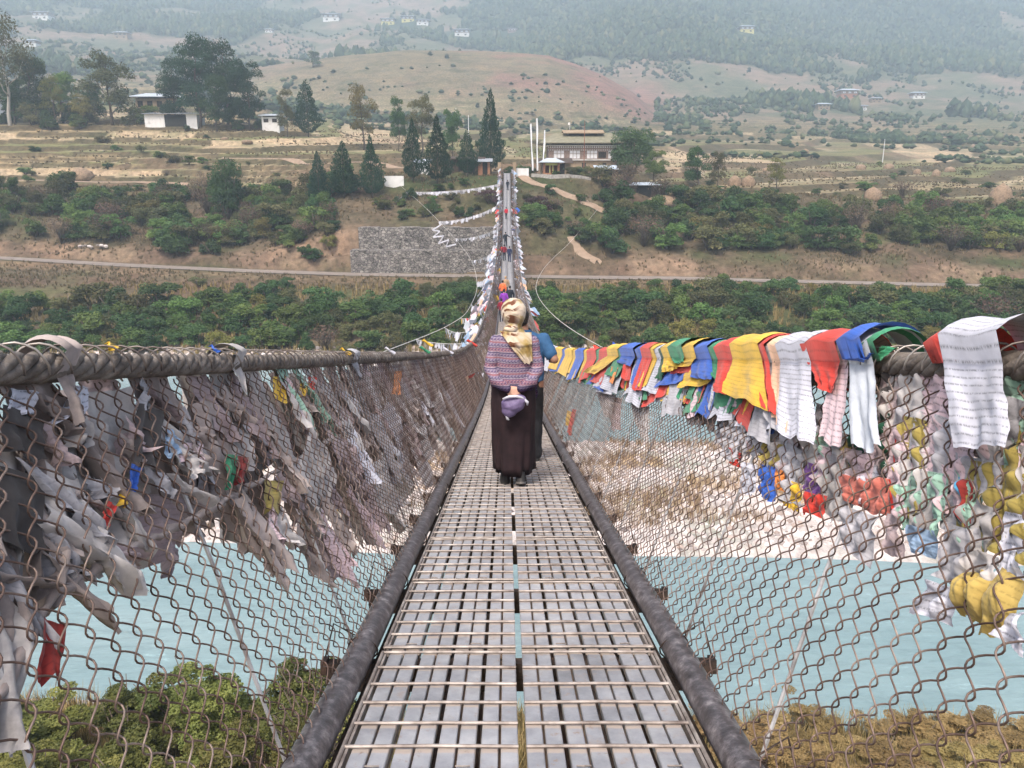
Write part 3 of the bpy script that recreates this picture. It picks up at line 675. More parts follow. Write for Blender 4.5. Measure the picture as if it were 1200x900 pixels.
FARD = {}; CLEAR = []
for px, py, wp in FARP:
    D = solveD(px, py+5); FARD[px] = D; CLEAR.append((at(px, 300, D).x, D, wp/PXM(D)*1.1))
# far woods and scrub on the valley side: nobody could count them
def wood(name, label, n, yr, maskf, hmin, hmax, mat, seed, wide=.5):
    rs = np.random.RandomState(seed); u = rs.uniform(-.80, .80, n); y = np.exp(rs.uniform(np.log(yr[0]), np.log(min(yr[1], 1820)), n)); x = u*y
    k = maskf(x, y) > rs.rand(n); x, y = x[k], y[k]; ok = np.ones(len(x), bool)
    for hx, hy, hw in CLEAR: ok &= ~((np.abs(x-hx) < hw) & (y > hy-80) & (y < hy+hw*.8))
    x, y = x[ok], y[ok]; z = terrain(x, y); n = len(x); h = rs.uniform(hmin, hmax, n)*(.8+.5*rs.rand(n)**2)
    ns = 6; lv = [(0, .5), (.32, 1.0), (.7, .75), (1.0, .14)]
    a = np.arange(ns)/ns*6.283; V = []
    for f_, r_ in lv:
        rr = h[:, None]*wide*r_*rs.uniform(.6, 1.3, (n, ns))*.5; aa = a[None]+rs.rand(n)[:, None]*6
        V.append(np.stack([x[:, None]+np.cos(aa)*rr, y[:, None]+np.sin(aa)*rr, z[:, None]+h[:, None]*(f_+rs.uniform(-.06, .06, (n, ns)))-.02*h[:, None]], -1))
    V = np.stack(V, 1).reshape(-1, 3); F = []
    for l in range(3):
        for j in range(ns): F.append((l*ns+j, l*ns+(j+1) % ns, (l+1)*ns+(j+1) % ns, (l+1)*ns+j))
    F = (np.array(F)[None]+np.arange(n)[:, None, None]*24).reshape(-1, 4)
    return tag(link(name, npmesh(name, V, F, mat)), label, 'wood', kind='stuff')
M['far_leaf'] = isl('far_leaf', [(0, (.028, .050, .028)), (.5, (.052, .080, .042)), (.85, (.085, .11, .055)), (1, (.14, .145, .075))])
def scrubmask(x, y):
    uu = x/y*FPX+594
    return (.06+sstep(.50, .57, fbm(x/55, y/80, 4, 401)))*(1-.93*(uu > 360)*(uu < 760)*(y > 500)*(y < 830))*.8
wood('far_wood', 'dense pine woods covering the upper valley side', 60000, (650, 2250), lambda x, y: forestmask(x, y)*.95, 6, 12, M['far_leaf'], 71, .7)
wood('far_scrub', 'scattered trees and scrub on the open valley side', 36000, (430, 1700), scrubmask, 1.5, 4.6, M['far_leaf'], 72, 1.25)
wood('field_scrub', 'low hedges and scrub along the far field edges', 7000, (290, 600), lambda x, y: .75*sstep(.56, .60, fbm(x/45, y/14, 3, 402)), 1.0, 2.3, M['far_leaf'], 73, 1.9)
# ------------------------------------------------------------------ buildings and works beyond the river
M['whitewash'] = noisy('whitewash', [(.25, (.48, .45, .42)), (.45, (.72, .71, .69)), (.8, (.82, .81, .80))], .8, bump=.1)
M['stone_pale'] = noisy('pale_stone', [(.3, (.22, .20, .18)), (.6, (.40, .38, .35)), (.8, (.52, .50, .47))], 2.5)
M['mud'] = noisy('mud_wall', [(.3, (.24, .17, .11)), (.7, (.38, .29, .19))], 1.2)
M['tin_blue'] = noisy('blue_tin', [(.3, (.36, .41, .46)), (.7, (.52, .57, .63))], 2, rough=.5, spec=.5)
M['tin_grey'] = noisy('grey_tin', [(.3, (.22, .24, .27)), (.7, (.42, .43, .46))], 2, rough=.5, spec=.5)
M['roof_moss'] = noisy('mossy_shingle', [(.3, (.16, .15, .10)), (.6, (.24, .22, .15)), (.8, (.30, .27, .20))], 1.5, bump=.3)
M['timber'] = noisy('dark_timber', [(.3, (.04, .028, .02)), (.7, (.10, .07, .05))], 3)
M['timber_red'] = noisy('red_timber', [(.3, (.20, .075, .045)), (.7, (.32, .13, .08))], 3)
M['frame_tan'] = noisy('carved_frame', [(.3, (.19, .13, .11)), (.7, (.33, .25, .21))], 4)
M['pane'] = noisy('pale_shutter', [(.3, (.62, .63, .66)), (.7, (.80, .80, .82))], 2)
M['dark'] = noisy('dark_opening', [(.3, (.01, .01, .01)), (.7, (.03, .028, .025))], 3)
M['orange'] = noisy('orange_paint', [(.3, (.30, .13, .07)), (.7, (.42, .21, .12))], 3)
M['yellow_wall'] = noisy('yellow_wall', [(.3, (.55, .48, .15)), (.7, (.72, .64, .25))], 1)
M['brick'] = noisy('brick_red', [(.3, (.28, .12, .07)), (.7, (.42, .19, .11))], 1)
M['gabion'] = None
def gable(mb, x0, x1, y0, y1, z0, rise, th=.15):
    """thin pitched roof, ridge along x"""
    ym = (y0+y1)/2
    vs = [(x0, y0, z0), (x1, y0, z0), (x1, ym, z0+rise), (x0, ym, z0+rise), (x0, y1, z0), (x1, y1, z0)]; vs += [(a, b, c-th) for a, b, c in vs]
    return mb.add(vs, [(0, 1, 2, 3), (3, 2, 5, 4), (7, 6, 9, 8), (8, 9, 10, 11), (0, 6, 7, 1), (4, 5, 11, 10), (1, 7, 8, 2), (2, 8, 11, 5), (0, 3, 9, 6), (3, 4, 10, 9)])
def hip(mb, x0, x1, y0, y1, z0, rise, inset, th=.18):
    ym = (y0+y1)/2
    vs = [(x0, y0, z0), (x1, y0, z0), (x1, y1, z0), (x0, y1, z0), (x0+inset, ym, z0+rise), (x1-inset, ym, z0+rise)]+[(x0, y0, z0-th), (x1, y0, z0-th), (x1, y1, z0-th), (x0, y1, z0-th)]
    return mb.add(vs, [(0, 1, 5, 4), (1, 2, 5), (2, 3, 4, 5), (3, 0, 4), (0, 6, 7, 1), (1, 7, 8, 2), (2, 8, 9, 3), (3, 9, 6, 0), (6, 9, 8, 7)])
def windows(parent, y, spots, w_, h_, frame='frame_tan', pane='pane', cols=2, dy=.06):
    for x, z in spots:
        f = MB(); t_ = .09
        f.box(x-w_/2, x+w_/2, y-dy, y-.004, z+h_-t_, z+h_).box(x-w_/2, x+w_/2, y-dy, y-.004, z, z+t_).box(x-w_/2, x-w_/2+t_, y-dy, y-.004, z+t_, z+h_-t_).box(x+w_/2-t_, x+w_/2, y-dy, y-.004, z+t_, z+h_-t_)
        for c_ in range(1, cols): xx = x-w_/2+w_*c_/cols; f.box(xx-t_/2, xx+t_/2, y-dy, y-.004, z+t_, z+h_-t_)
        f.box(x-w_/2+t_, x+w_/2-t_, y-dy+.012, y-.012, z+h_*.6, z+h_*.6+.06)
        fo = f.build('window', M[frame], parent); MB().box(x-w_/2+t_*.5, x+w_/2-t_*.5, y-.03, y+.02, z+t_*.5, z+h_-t_*.5).build('pane', M[pane], fo)
# the big farmhouse right of the bridge end
p = gpt(682, 186); zb = p.z
H = thing('farmhouse', 'large traditional farmhouse with mossy double roof and white window bays right of the bridge', 'house', (p.x, p.y, zb))
MB().box(-7.6, 7.6, 0, 10, -1.5, 1.8).build('ground_storey', M['mud'], H)
MB().box(-7.9, 7.9, -.35, 10.3, 2.0, 4.9).build('upper_storey', M['frame_tan'], H)
MB().box(-8.1, 8.1, -.55, 10.4, 1.85, 2.02).box(-8.2, 8.2, -.6, 10.5, 4.9, 5.1).build('cornice', M['whitewash'], H)
b_ = MB()
for k in range(40): x = -7.9+k*15.8/39; b_.box(x-.09, x+.09, -.5, -.36, 4.45, 4.85)
for k in range(40): x = -7.9+k*15.8/39; b_.box(x-.07, x+.07, -.48, -.36, 3.95, 4.15)
b_.build('carved_band', M['whitewash'], H)
windows(H, -.35, [(-5.6, 2.15), (-2.1, 2.15), (1.7, 2.15), (6.4, 2.15)], 2.4, 1.85, cols=3, dy=.12)
windows(H, -.35, [(3.95, 2.35)], 1.7, 1.3, 'timber', 'dark', 4, .12)
windows(H, 0, [(-4.5, .3), (0, .3), (4.5, .3)], .9, 1.0, 'timber', 'dark', 2)
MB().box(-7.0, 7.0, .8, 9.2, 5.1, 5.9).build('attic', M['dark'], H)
r_ = hip(MB(), -9.9, 9.9, -1.8, 11.8, 5.6, 2.3, 3.5).build('roof', M['roof_moss'], H)
MB().box(-3.2, 3.2, 3.4, 6.6, 7.0, 7.85).build('lantern', M['timber'], r_); gable(MB(), -4.6, 4.6, 1.9, 8.1, 7.8, .75).build('lantern_roof', M['mud'], r_)
MB().tube([(-2.9, 5, 8.3), (-2.9, 5, 10.2)], .05, 6).box(-3.3, -2.92, 4.98, 5.02, 9.6, 10.1).build('roof_flag', M['whitewash'], H)

def shed(px, D, wid, dep, h, roofm, wallm, label, name='shed', slope=.25, over=.5, dz=0, openf=True, rz=0):
    p = gpt(px, D); o = thing(name, label, 'shed', (p.x, p.y, p.z+dz), rz); hw = wid/2
    b = MB().box(-hw, hw, dep-.15, dep, -.8, h).box(-hw, -hw+.15, 0, dep-.155, -.8, h).box(hw-.15, hw, 0, dep-.155, -.8, h)
    if openf: b.box(-hw+.155, -hw+wid*.38, 0, .15, -.8, h); b.box(hw-wid*.2, hw-.155, 0, .15, -.8, h)
    else: b.box(-hw+.155, hw-.155, 0, .15, -.8, h)
    b.build('wall', M[wallm], o)
    r = MB(); vs = [(-hw-over, -over*1.6, h+.05), (hw+over, -over*1.6, h+.05), (hw+over, dep+over, h+.05+slope*dep), (-hw-over, dep+over, h+.05+slope*dep)]; vs += [(a, b2, c+.07) for a, b2, c in vs]
    r.add(vs, [(0, 3, 2, 1), (4, 5, 6, 7), (0, 1, 5, 4), (1, 2, 6, 5), (2, 3, 7, 6), (3, 0, 4, 7)])
    for k in range(int(wid/.8)): x = -hw+k*.8; r.add([(x, -over*1.6, h+.13), (x+.06, -over*1.6, h+.13), (x+.06, dep+over, h+.13+slope*dep), (x, dep+over, h+.13+slope*dep), (x+.03, -over*1.6, h+.18), (x+.03, dep+over, h+.18+slope*dep)], [(0, 4, 5, 3), (1, 2, 5, 4)])
    r.build('roof', M[roofm], o)
    MB().box(-hw+.16, hw-.16, .16, .22, -.6, h*.98).build('interior_shade', M['dark'], o) if openf else None  # near-black sheet stands in for the shade inside the open shed
    return o
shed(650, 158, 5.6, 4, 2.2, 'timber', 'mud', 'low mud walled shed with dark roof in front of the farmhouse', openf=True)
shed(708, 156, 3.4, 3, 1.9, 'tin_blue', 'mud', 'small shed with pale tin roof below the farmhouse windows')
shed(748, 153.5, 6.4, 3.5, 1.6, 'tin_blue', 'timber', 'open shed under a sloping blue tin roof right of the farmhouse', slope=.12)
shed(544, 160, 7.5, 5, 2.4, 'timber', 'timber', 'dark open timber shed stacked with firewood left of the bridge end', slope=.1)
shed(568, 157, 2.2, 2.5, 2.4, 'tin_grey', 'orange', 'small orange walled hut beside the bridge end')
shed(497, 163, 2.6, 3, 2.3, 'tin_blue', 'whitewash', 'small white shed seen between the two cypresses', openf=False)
def gatehouse():
    p = gpt(645, 152.8); o = thing('prayer_wheel_house', 'small painted prayer wheel house with pale roof beside the bridge end', 'shrine', (p.x, p.y, p.z))
    MB().box(-1.5, 1.5, 0, 2.4, -.4, .5).box(-1.5, -1.1, 0, 2.4, .5, 2.3).box(1.1, 1.5, 0, 2.4, .5, 2.3).box(-1.1, 1.1, 2.1, 2.4, .5, 2.3).build('wall', M['orange'], o)
    MB().box(-1.1, 1.1, .05, .35, 1.85, 2.3).box(-.35, -.2, .05, .3, .5, 1.85).box(.35, .2, .05, .3, .5, 1.85).build('painted_frame', M['yellow_wall'], o)
    MB().ring([(0, 1.1, .6, .3, .3), (0, 1.1, .7, .42, .42), (0, 1.1, 1.6, .42, .42), (0, 1.1, 1.7, .3, .3)], 12).build('prayer_wheel', M['timber_red'], o)
    hip(MB(), -2.3, 2.3, -.9, 3.3, 2.45, .7, 1.5, .12).build('roof', M['tin_blue'], o)
gatehouse()
def wallrun(name, label, pts, h, th, mat, cat='wall', up=0):
    b = MB(); P = [gpt(px, D) for px, D in pts]
    for i in range(len(P)-1):
        a, c = P[i], P[i+1]; d = (c-a); n = Vector((-d.y, d.x, 0)).normalized()*th/2
        vs = [a-n, c-n, c+n, a+n]; lo = [Vector((v.x, v.y, v.z-.7)) for v in vs]; hi = [Vector((v.x, v.y, v.z+h)) for v in vs]
        if i: pass
        b.add(lo+hi, [(0, 3, 2, 1), (4, 5, 6, 7), (0, 1, 5, 4), (1, 2, 6, 5), (2, 3, 7, 6), (3, 0, 4, 7)])
    return tag(b.build(name, mat), label, cat)
wallrun('white_wall', 'short whitewashed wall standing alone left of the slim cypress', [(454, 149.8), (476, 149.9)], 1.6, .4, M['whitewash'])
wallrun('abutment_wall', 'white block wall right beside the bridge end', [(601, 151.5), (619, 151.6)], 1.4, .5, M['whitewash'])
wallrun('stone_wall', 'low pale stone wall curving in front of the sheds', [(622, 151.6), (645, 151.4), (662, 151.7), (678, 152.2), (690, 153)], .5, .4, M['stone_pale'])
# houses on the left field edge
def house(px, D, wid, dep, h, label, wall='whitewash', roof='tin_blue', dz=0, nw=4, name='house', rz=0, group=None, upper=None):
    p = gpt(px, D); o = thing(name, label, 'house', (p.x, p.y, p.z+dz), rz, group); hw = wid/2
    hu = h*.55 if upper else h
    MB().box(-hw, hw, 0, dep, -2, hu).build('wall', M[wall], o)
    if upper: MB().box(-hw-.2, hw+.2, -.2, dep+.2, hu, h).build('upper_storey', M[upper], o)
    hip(MB(), -hw-wid*.14, hw+wid*.14, -dep*.16, dep*1.16, h+.45, wid*.11, wid*.3).build('roof', M[roof], o)
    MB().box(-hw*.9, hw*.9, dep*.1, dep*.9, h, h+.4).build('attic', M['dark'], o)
    yy = -.2 if upper else 0
    windows(o, yy, [(-hw+wid*(k+.5)/nw, h*.62) for k in range(nw)], wid/nw*.55, h*.26, 'timber', 'pane' if upper else 'dark', 2, .1)
    if nw > 2: windows(o, 0, [(-hw+wid*(k+.5)/(nw-1), h*.14) for k in range(nw-1)], wid/nw*.4, h*.24, 'timber', 'dark', 2, .1)
    return o
house(200, 246, 11, 7, 6.4, 'pink walled farmhouse with pale blue roof half behind the pines', 'mud', 'tin_blue', 0)
o = shed(216, 229, 14, 6, 3.2, 'tin_grey', 'whitewash', 'long low white farm building with grey roof below the pink farmhouse', name='farm_building', slope=.12)
house(328, 229, 4.6, 5, 3.6, 'small white house with blue tin roof right of the pine clump', 'whitewash', 'tin_blue', 0, 2)
house(3, 262, 9, 7, 5, 'white house with blue roof cut by the left edge behind the trees', 'whitewash', 'tin_blue', 1)
# houses on the far valley side
FARH = [(85, 18, 22, 'wide white house under a dark roof at the top left of the valley', 'whitewash', 'tin_grey'), (69, 50, 18, 'white house low on the left valley side', 'whitewash', 'tin_blue'),
 (170, 42, 19, 'white and pink house with blue roof above the left farmhouses', 'mud', 'tin_blue'), (402, 21, 22, 'white house near the top edge, left of the yellow pair', 'whitewash', 'tin_grey'),
 (464, 25, 18, 'cream house at the left of a row of three houses on the hill', 'yellow_wall', 'tin_grey'), (486, 22, 17, 'cream house in the middle of a row of three on the hill', 'yellow_wall', 'tin_grey'),
 (502, 25, 16, 'white house at the right of a row of three on the hill', 'whitewash', 'tin_grey'), (545, 39, 20, 'white house with dark roof below the row of three', 'whitewash', 'tin_grey'),
 (600, 34, 12, 'small dark house on the hill above the bridge line', 'frame_tan', 'tin_grey'), (333, 34, 10, 'tiny white house alone on the hazy hill', 'whitewash', 'tin_blue'),
 (858, 34, 19, 'yellow walled house with blue roof among trees on the right hill', 'yellow_wall', 'tin_blue'), (977, 111, 24, 'brick red two storey house with blue roof on the right slope', 'brick', 'tin_blue'),
 (1055, 111, 17, 'white house with timber windows right of the brick red house', 'whitewash', 'tin_blue'), (993, 125, 13, 'low white outbuilding below the brick red house', 'whitewash', 'tin_grey'),
 (950, 124, 17, 'low brown outbuilding left of the brick red house', 'mud', 'tin_blue'), (1008, 117, 14, 'long low grey shed right of the brick red house', 'mud', 'tin_grey')]
for px, py, wp, lb, wl, rf in FARH:
    D = FARD[px]; wid = wp/PXM(D)*.78
    house(px, D, wid, wid*.75, wid*.42, lb, wl, rf, .3, 3, group='houses on the far valley side', upper='frame_tan' if wl != 'mud' else None)

# retaining wall above the road
m, t, b = newmat('gabion_stone', .95, .1)
tc = N(t, 'ShaderNodeTexCoord'); mp = N(t, 'ShaderNodeMapping'); mp.inputs['Scale'].default_value = (1.5, 1, 2.4); t.links.new(tc.outputs['Object'], mp.inputs[0])
vo = N(t, 'ShaderNodeTexVoronoi', i_Scale=1.3, feature='DISTANCE_TO_EDGE'); vc = N(t, 'ShaderNodeTexVoronoi', i_Scale=1.3); t.links.new(mp.outputs[0], vo.inputs[0]); t.links.new(mp.outputs[0], vc.inputs[0])
rj = ramp(t, vo.outputs['Distance'], [(.02, .25), (.10, 1)]); rc = ramp(t, vc.outputs['Color'], [(.1, (.17, .155, .15)), (.6, (.28, .26, .24)), (1, (.38, .35, .32))])
nn = N(t, 'ShaderNodeTexNoise', i_Scale=.45, i_Detail=7, i_Roughness=.7); t.links.new(tc.outputs['Object'], nn.inputs[0]); r = ramp(t, nn.outputs[0], [(.35, .55), (.6, 1.15)])
t.links.new(mixc(t, 1, mixc(t, 1, rc.outputs[0], rj.outputs[0], 'MULTIPLY'), r.outputs[0], 'MULTIPLY'), b.inputs['Base Color'])
bp = N(t, 'ShaderNodeBump', i_Strength=.8, i_Distance=.1); t.links.new(rj.outputs[0], bp.inputs['Height']); t.links.new(bp.outputs[0], b.inputs['Normal']); M['gabion'] = m
W = thing('retaining_wall', 'grey stone retaining wall in two tiers above the road left of the bridge', 'wall', (0, 129, 0))
xl, xr = at(411, 300, 129.5).x, at(586, 300, 129.5).x
bm_ = MB(); z0 = e2z(128.6, 323)-1; z1 = e2z(129.5, 293); n_ = 9
for k in range(n_):
    a = xl+(xr-xl)*k/n_; c = xl+(xr-xl)*(k+1)/n_; bm_.box(a+.02, c-.02, .0+.05*(k % 2), 3.0, z0, z1-(.06*(k % 3)))
bm_.build('lower_tier', M['gabion'], W)
bm_ = MB(); z2 = e2z(133, 266)
for k in range(7):
    a = xl+.9+(xr-xl-.9)*k/7; c = xl+.9+(xr-xl-.9)*(k+1)/7; bm_.box(a+.02, c-.02, 3.02+.06*(k % 2), 6.5, z1-1.0, z2-.10*(k % 2))
bm_.build('upper_tier', M['gabion'], W)
# tall white prayer banners on poles
for i, (px, yt, lean, lb) in enumerate([(622, 148, -.5, 'white banner pole leaning left, first of three beside the shrine'), (627, 142, -.15, 'tallest white banner pole of three beside the shrine'), (633, 155, .35, 'shortest cream banner pole of three beside the shrine')]):
    p = gpt(px+1, 156); h = (yscreen(p)[1]-yt)/PXM(156); o = thing('banner_pole', lb, 'flagpole', p, 0, 'tall prayer banners by the shrine')
    MB().tube([(0, 0, -.3), (lean*.5, 0, h*.5), (lean, 0, h)], [.06, .045, .02], 6).build('pole', M['timber'], o)
    v = []; f = []
    for k in range(15):
        q = k/14; z = .9+(h-1.1)*q; x = lean*z/h; s = .30+.06*math.sin(q*9+i)
        v += [(x+.02, -.02, z), (x+s, -.1-.1*math.sin(q*14), z+.02), (x+.02, .02, z), (x+s, -.06-.1*math.sin(q*14), z+.02)]
        if k: a = 4*k; f += [(a-4, a-3, a+1, a), (a-2, a+2, a+3, a-1), (a-3, a-1, a+3, a+1), (a-4, a, a+2, a-2)]
    MB().add(v, f).build('banner', M['pane'], o)
p = gpt(682, 166); h = (yscreen(p)[1]-146)/PXM(166); o = thing('flagpole', 'bare reddish pole standing in front of the big farmhouse', 'flagpole', p); MB().tube([(0, 0, -.2), (0, 0, h)], [.10, .05], 8).build('pole', M['timber_red'], o); MB().ball((0, 0, h), .09).build('finial', M['timber_red'], o)
# power poles
for px, D, h, lb in [(537, 330, 9, 'thin pale power pole on the field behind the cypresses'), (551, 240, 8, 'short pale power pole nearer the tallest cypress'), (1022, 300, 8, 'pale power pole on the right hand fields')]:
    p = gpt(px, D); o = thing('power_pole', lb, 'pole', p, 0, 'power poles on the fields'); MB().tube([(0, 0, -.3), (0, 0, h)], [.14, .09], 6).build('pole', M['pane'], o); MB().box(-.8, .8, -.06, .06, h-.7, h-.58).build('crossarm', M['timber'], o)
# haystacks
M['straw'] = noisy('straw', [(.25, (.14, .095, .06)), (.5, (.27, .19, .125)), (.8, (.38, .28, .19))], 3, bump=.8, bscale=9, dist=.15)
HAY = [(108, 178, 26, 13, 'long pale haystack on the upper left field'), (267, 172, 20, 16, 'round haystack behind the broad green tree'), (855, 178, 15, 12, 'left one of two haystacks side by side right of the farmhouse'),
 (871, 178, 15, 12, 'right one of two haystacks side by side right of the farmhouse'), (1015, 163.5, 20, 15, 'haystack on the edge of the right hand fields above the thicket'), (1163, 163, 26, 25, 'largest and tallest haystack at the far right field edge'),
 (933, 330, 8, 5, None), (998, 250, 11, 6, None), (1030, 255, 12, 6, None), (1063, 250, 9, 6, None), (1085, 232, 10, 8, None), (1100, 260, 12, 6, None), (1024, 390, 7, 4, None), (1105, 400, 7, 4, None), (1123, 420, 6, 5, None), (690, 262, 10, 5, None), (890, 228, 9, 4, None), (1090, 470, 8, 5, None), (275, 214, 8, 3, None), (300, 212, 12, 3, None)]
for px, D, wp, hp, lb in HAY:
    k = PXM(D); w_, h_ = wp/k/2, hp/k; rs = np.random.RandomState(int(px)); v = MB(); rings = []
    for j in range(9):
        f_ = j/8; pr = (1.0, 1.03, 1.03, 1.0, .96, .88, .72, .45, .08)[j]; rings.append((rs.normal(0, .02)*w_, 0, f_*h_-(.3 if j == 0 else 0), w_*pr, w_*pr*.8))
    v.ring(rings, 22); v.v = [(a*(1+.05*rs.randn()), b2*(1+.05*rs.randn()), c_*(1+.015*rs.randn())) for a, b2, c_ in v.v]
    o = v.build('haystack', M['straw'], None, True); o.location = gpt(px, D); tag(o, lb or 'small pale haystack far off on the %s fields' % ('right hand' if px > 800 else 'middle' if px > 500 else 'left'), 'haystack', 'haystacks on the fields')
v = MB().ring([(0, 0, -.3, 4, 2.2), (0, 0, .5, 3.7, 2), (.2, 0, 1.2, 2.6, 1.5), (.3, 0, 1.6, 1.1, .7)], 20); o = v.build('straw_heap', M['straw'], None, True); o.location = gpt(775, 152); tag(o, 'loose heap of pale straw beside the blue roofed open shed', 'straw heap')
# rubble below the left slope
rk = MB(); rs = np.random.RandomState(3)
for k in range(14): rk.ball((rs.normal(0, 1.2), rs.normal(0, .4), .2+rs.rand()*.3), (rs.uniform(.2, .5), .3, rs.uniform(.15, .35)), 6, 4)
o = rk.build('rock_pile', M['stone']); o.location = gpt(110, 137.5); tag(o, 'pale rocks slid down beside the road at the left', 'rocks')
# ------------------------------------------------------------------ the footbridge
XB = .044; SL = .2235; AA = .001545; L_END = 150.5
def dz(D):
    return 20-1.152-SL*D+AA*D*D-.44*np.exp(-((D-24.5)/13.5)**2)
def slope(D): return (dz(D+.05)-dz(D-.05))/.1
XP, XR, HR = .605, 1.09, 1.15      # pipe and rail offsets, rail height
PZ = .02
def netpt(side, D, t, off=0.0):
    """point on the net: t 0 at the pipe, 1 at the rail; off > 0 towards the walkway"""
    X = XP+.02+(XR-XP-.03)*t; Zz = PZ+.05+(HR-PZ-.06)*t
    D = np.asarray(D, float)
    return np.stack(np.broadcast_arrays(XB+side*(X-.92*off), D, dz(D)+Zz+.39*off), -1)
def ray_net(side, px, py, off=0.0):
    r_ = ray(px, py); lo, hi = .2, 300.0
    def f(l):
        p = CAM+r_*l; h = p.z-dz(p.y); t = (h-PZ-.05)/(HR-PZ-.06)
        return side*(p.x-XB)-(XP+.02+(XR-XP-.03)*t-off)
    # outwards crossing
    a = f(lo); l = lo
    while l < hi:
        l2 = l*1.02; b2 = f(l2)
        if a < 0 <= b2:
            for _ in range(30):
                mm = (l+l2)/2
                if f(mm) < 0: l = mm
                else: l2 = mm
            break
        a = b2; l = l2
    p = CAM+r_*l; h = p.z-dz(p.y); return p.y, (h-PZ-.05)/(HR-PZ-.06)
def railD(side, px):
    return abs(950*(XR+side*XB)/((px-594)*1.022))
BR = thing('suspension_bridge', 'long narrow suspension footbridge with steel deck and chain link sides sagging over the river', 'bridge', (XB, -1, dz(-1)))
def bpart(name, o):
    o.name = name; o.parent = BR; o.matrix_parent_inverse = Matrix.Translation((-XB, 1, -dz(-1))); return o
M['pipe'] = noisy('weathered_pipe', [(.30, (.03, .026, .026)), (.48, (.075, .066, .07)), (.58, (.15, .135, .142)), (.72, (.34, .31, .31))], 19, rough=.42, spec=.5, metal=.2, bump=.06, detail=9, nrough=.72)
M['wire'] = noisy('rusty_wire', [(.3, (.055, .034, .028)), (.5, (.17, .115, .095)), (.7, (.36, .29, .25))], 6, rough=.55, metal=.5)
M['wire_bright'] = noisy('galvanised_wire', [(.3, (.08, .06, .055)), (.55, (.24, .21, .19)), (.75, (.48, .45, .42))], 5, rough=.45, metal=.5)
M['rod'] = noisy('galvanised_rod', [(.35, (.16, .14, .135)), (.5, (.38, .37, .37)), (.7, (.60, .59, .60))], 5, rough=.4, metal=.3)
M['rust'] = noisy('rusted_iron', [(.3, (.018, .013, .012)), (.55, (.05, .035, .028)), (.8, (.12, .07, .05))], 12, rough=.8, bump=.4)
M['rope'] = noisy('dirty_cable', [(.3, (.055, .044, .038)), (.55, (.17, .145, .125)), (.8, (.36, .32, .29))], 14, rough=.8, bump=.6, bscale=60, dist=.01)
# deck panels
m, t, b = newmat('deck_paint', .42, .5, .1)
tc = N(t, 'ShaderNodeTexCoord'); ge = N(t, 'ShaderNodeNewGeometry')
n1 = N(t, 'ShaderNodeTexNoise', i_Scale=4.5, i_Detail=9, i_Roughness=.7); t.links.new(ge.outputs['Position'], n1.inputs[0])
n2 = N(t, 'ShaderNodeTexNoise', i_Scale=26, i_Detail=6, i_Roughness=.7); t.links.new(ge.outputs['Position'], n2.inputs[0])
r1 = ramp(t, n1.outputs[0], [(.3, (.20, .202, .22)), (.5, (.305, .31, .335)), (.7, (.42, .42, .43))])
r2 = ramp(t, n2.outputs[0], [(.60, 0), (.72, 1)])
# worn and dusty lines beside each cross bar
sp = N(t, 'ShaderNodeSeparateXYZ'); t.links.new(tc.outputs['Object'], sp.inputs[0])
md = N(t, 'ShaderNodeMath', operation='PINGPONG'); md.inputs[1].default_value = .0783; t.links.new(sp.outputs['Y'], md.inputs[0])
ad = N(t, 'ShaderNodeMath', operation='MULTIPLY_ADD'); ad.inputs[1].default_value = .022; t.links.new(n2.outputs[0], ad.inputs[0]); t.links.new(md.outputs[0], ad.inputs[2])
rl = ramp(t, ad.outputs[0], [(.024, .85), (.031, 0)])
n5 = N(t, 'ShaderNodeTexNoise', i_Scale=1.3, i_Detail=8, i_Roughness=.75); t.links.new(ge.outputs['Position'], n5.inputs[0]); r5 = ramp(t, n5.outputs[0], [(.35, .72), (.5, 1), (.65, 1.12)]); oi = N(t, 'ShaderNodeObjectInfo'); r6 = ramp(t, oi.outputs['Random'], [(0, .86), (1, 1.1)])
c0_ = mixc(t, 1.0, mixc(t, 1.0, r1.outputs[0], r5.outputs[0], 'MULTIPLY'), r6.outputs[0], 'MULTIPLY'); n6 = N(t, 'ShaderNodeTexNoise', i_Scale=6.5, i_Detail=9, i_Roughness=.8); t.links.new(ge.outputs['Position'], n6.inputs[0]); r7 = ramp(t, n6.outputs[0], [(.57, 0), (.68, .75)]); c0_ = mixc(t, r7.outputs[0], c0_, (.31, .25, .21))
c = mixc(t, rl.outputs[0], c0_, (.42, .35, .30)); c = mixc(t, r2.outputs[0], c, (.24, .17, .13)); t.links.new(c, b.inputs['Base Color'])
bp = N(t, 'ShaderNodeBump', i_Strength=.2, i_Distance=.004); t.links.new(n2.outputs[0], bp.inputs['Height']); t.links.new(bp.outputs[0], b.inputs['Normal']); M['deck'] = m
M['bar'] = noisy('worn_bar', [(.3, (.12, .095, .085)), (.5, (.26, .225, .205)), (.75, (.46, .42, .39))], 11, rough=.5, metal=.2)
M['batten'] = noisy('wooden_batten', [(.3, (.07, .045, .032)), (.6, (.20, .14, .10)), (.8, (.30, .21, .15))], 7)
PL = .94; HWD = .54; N0 = -2
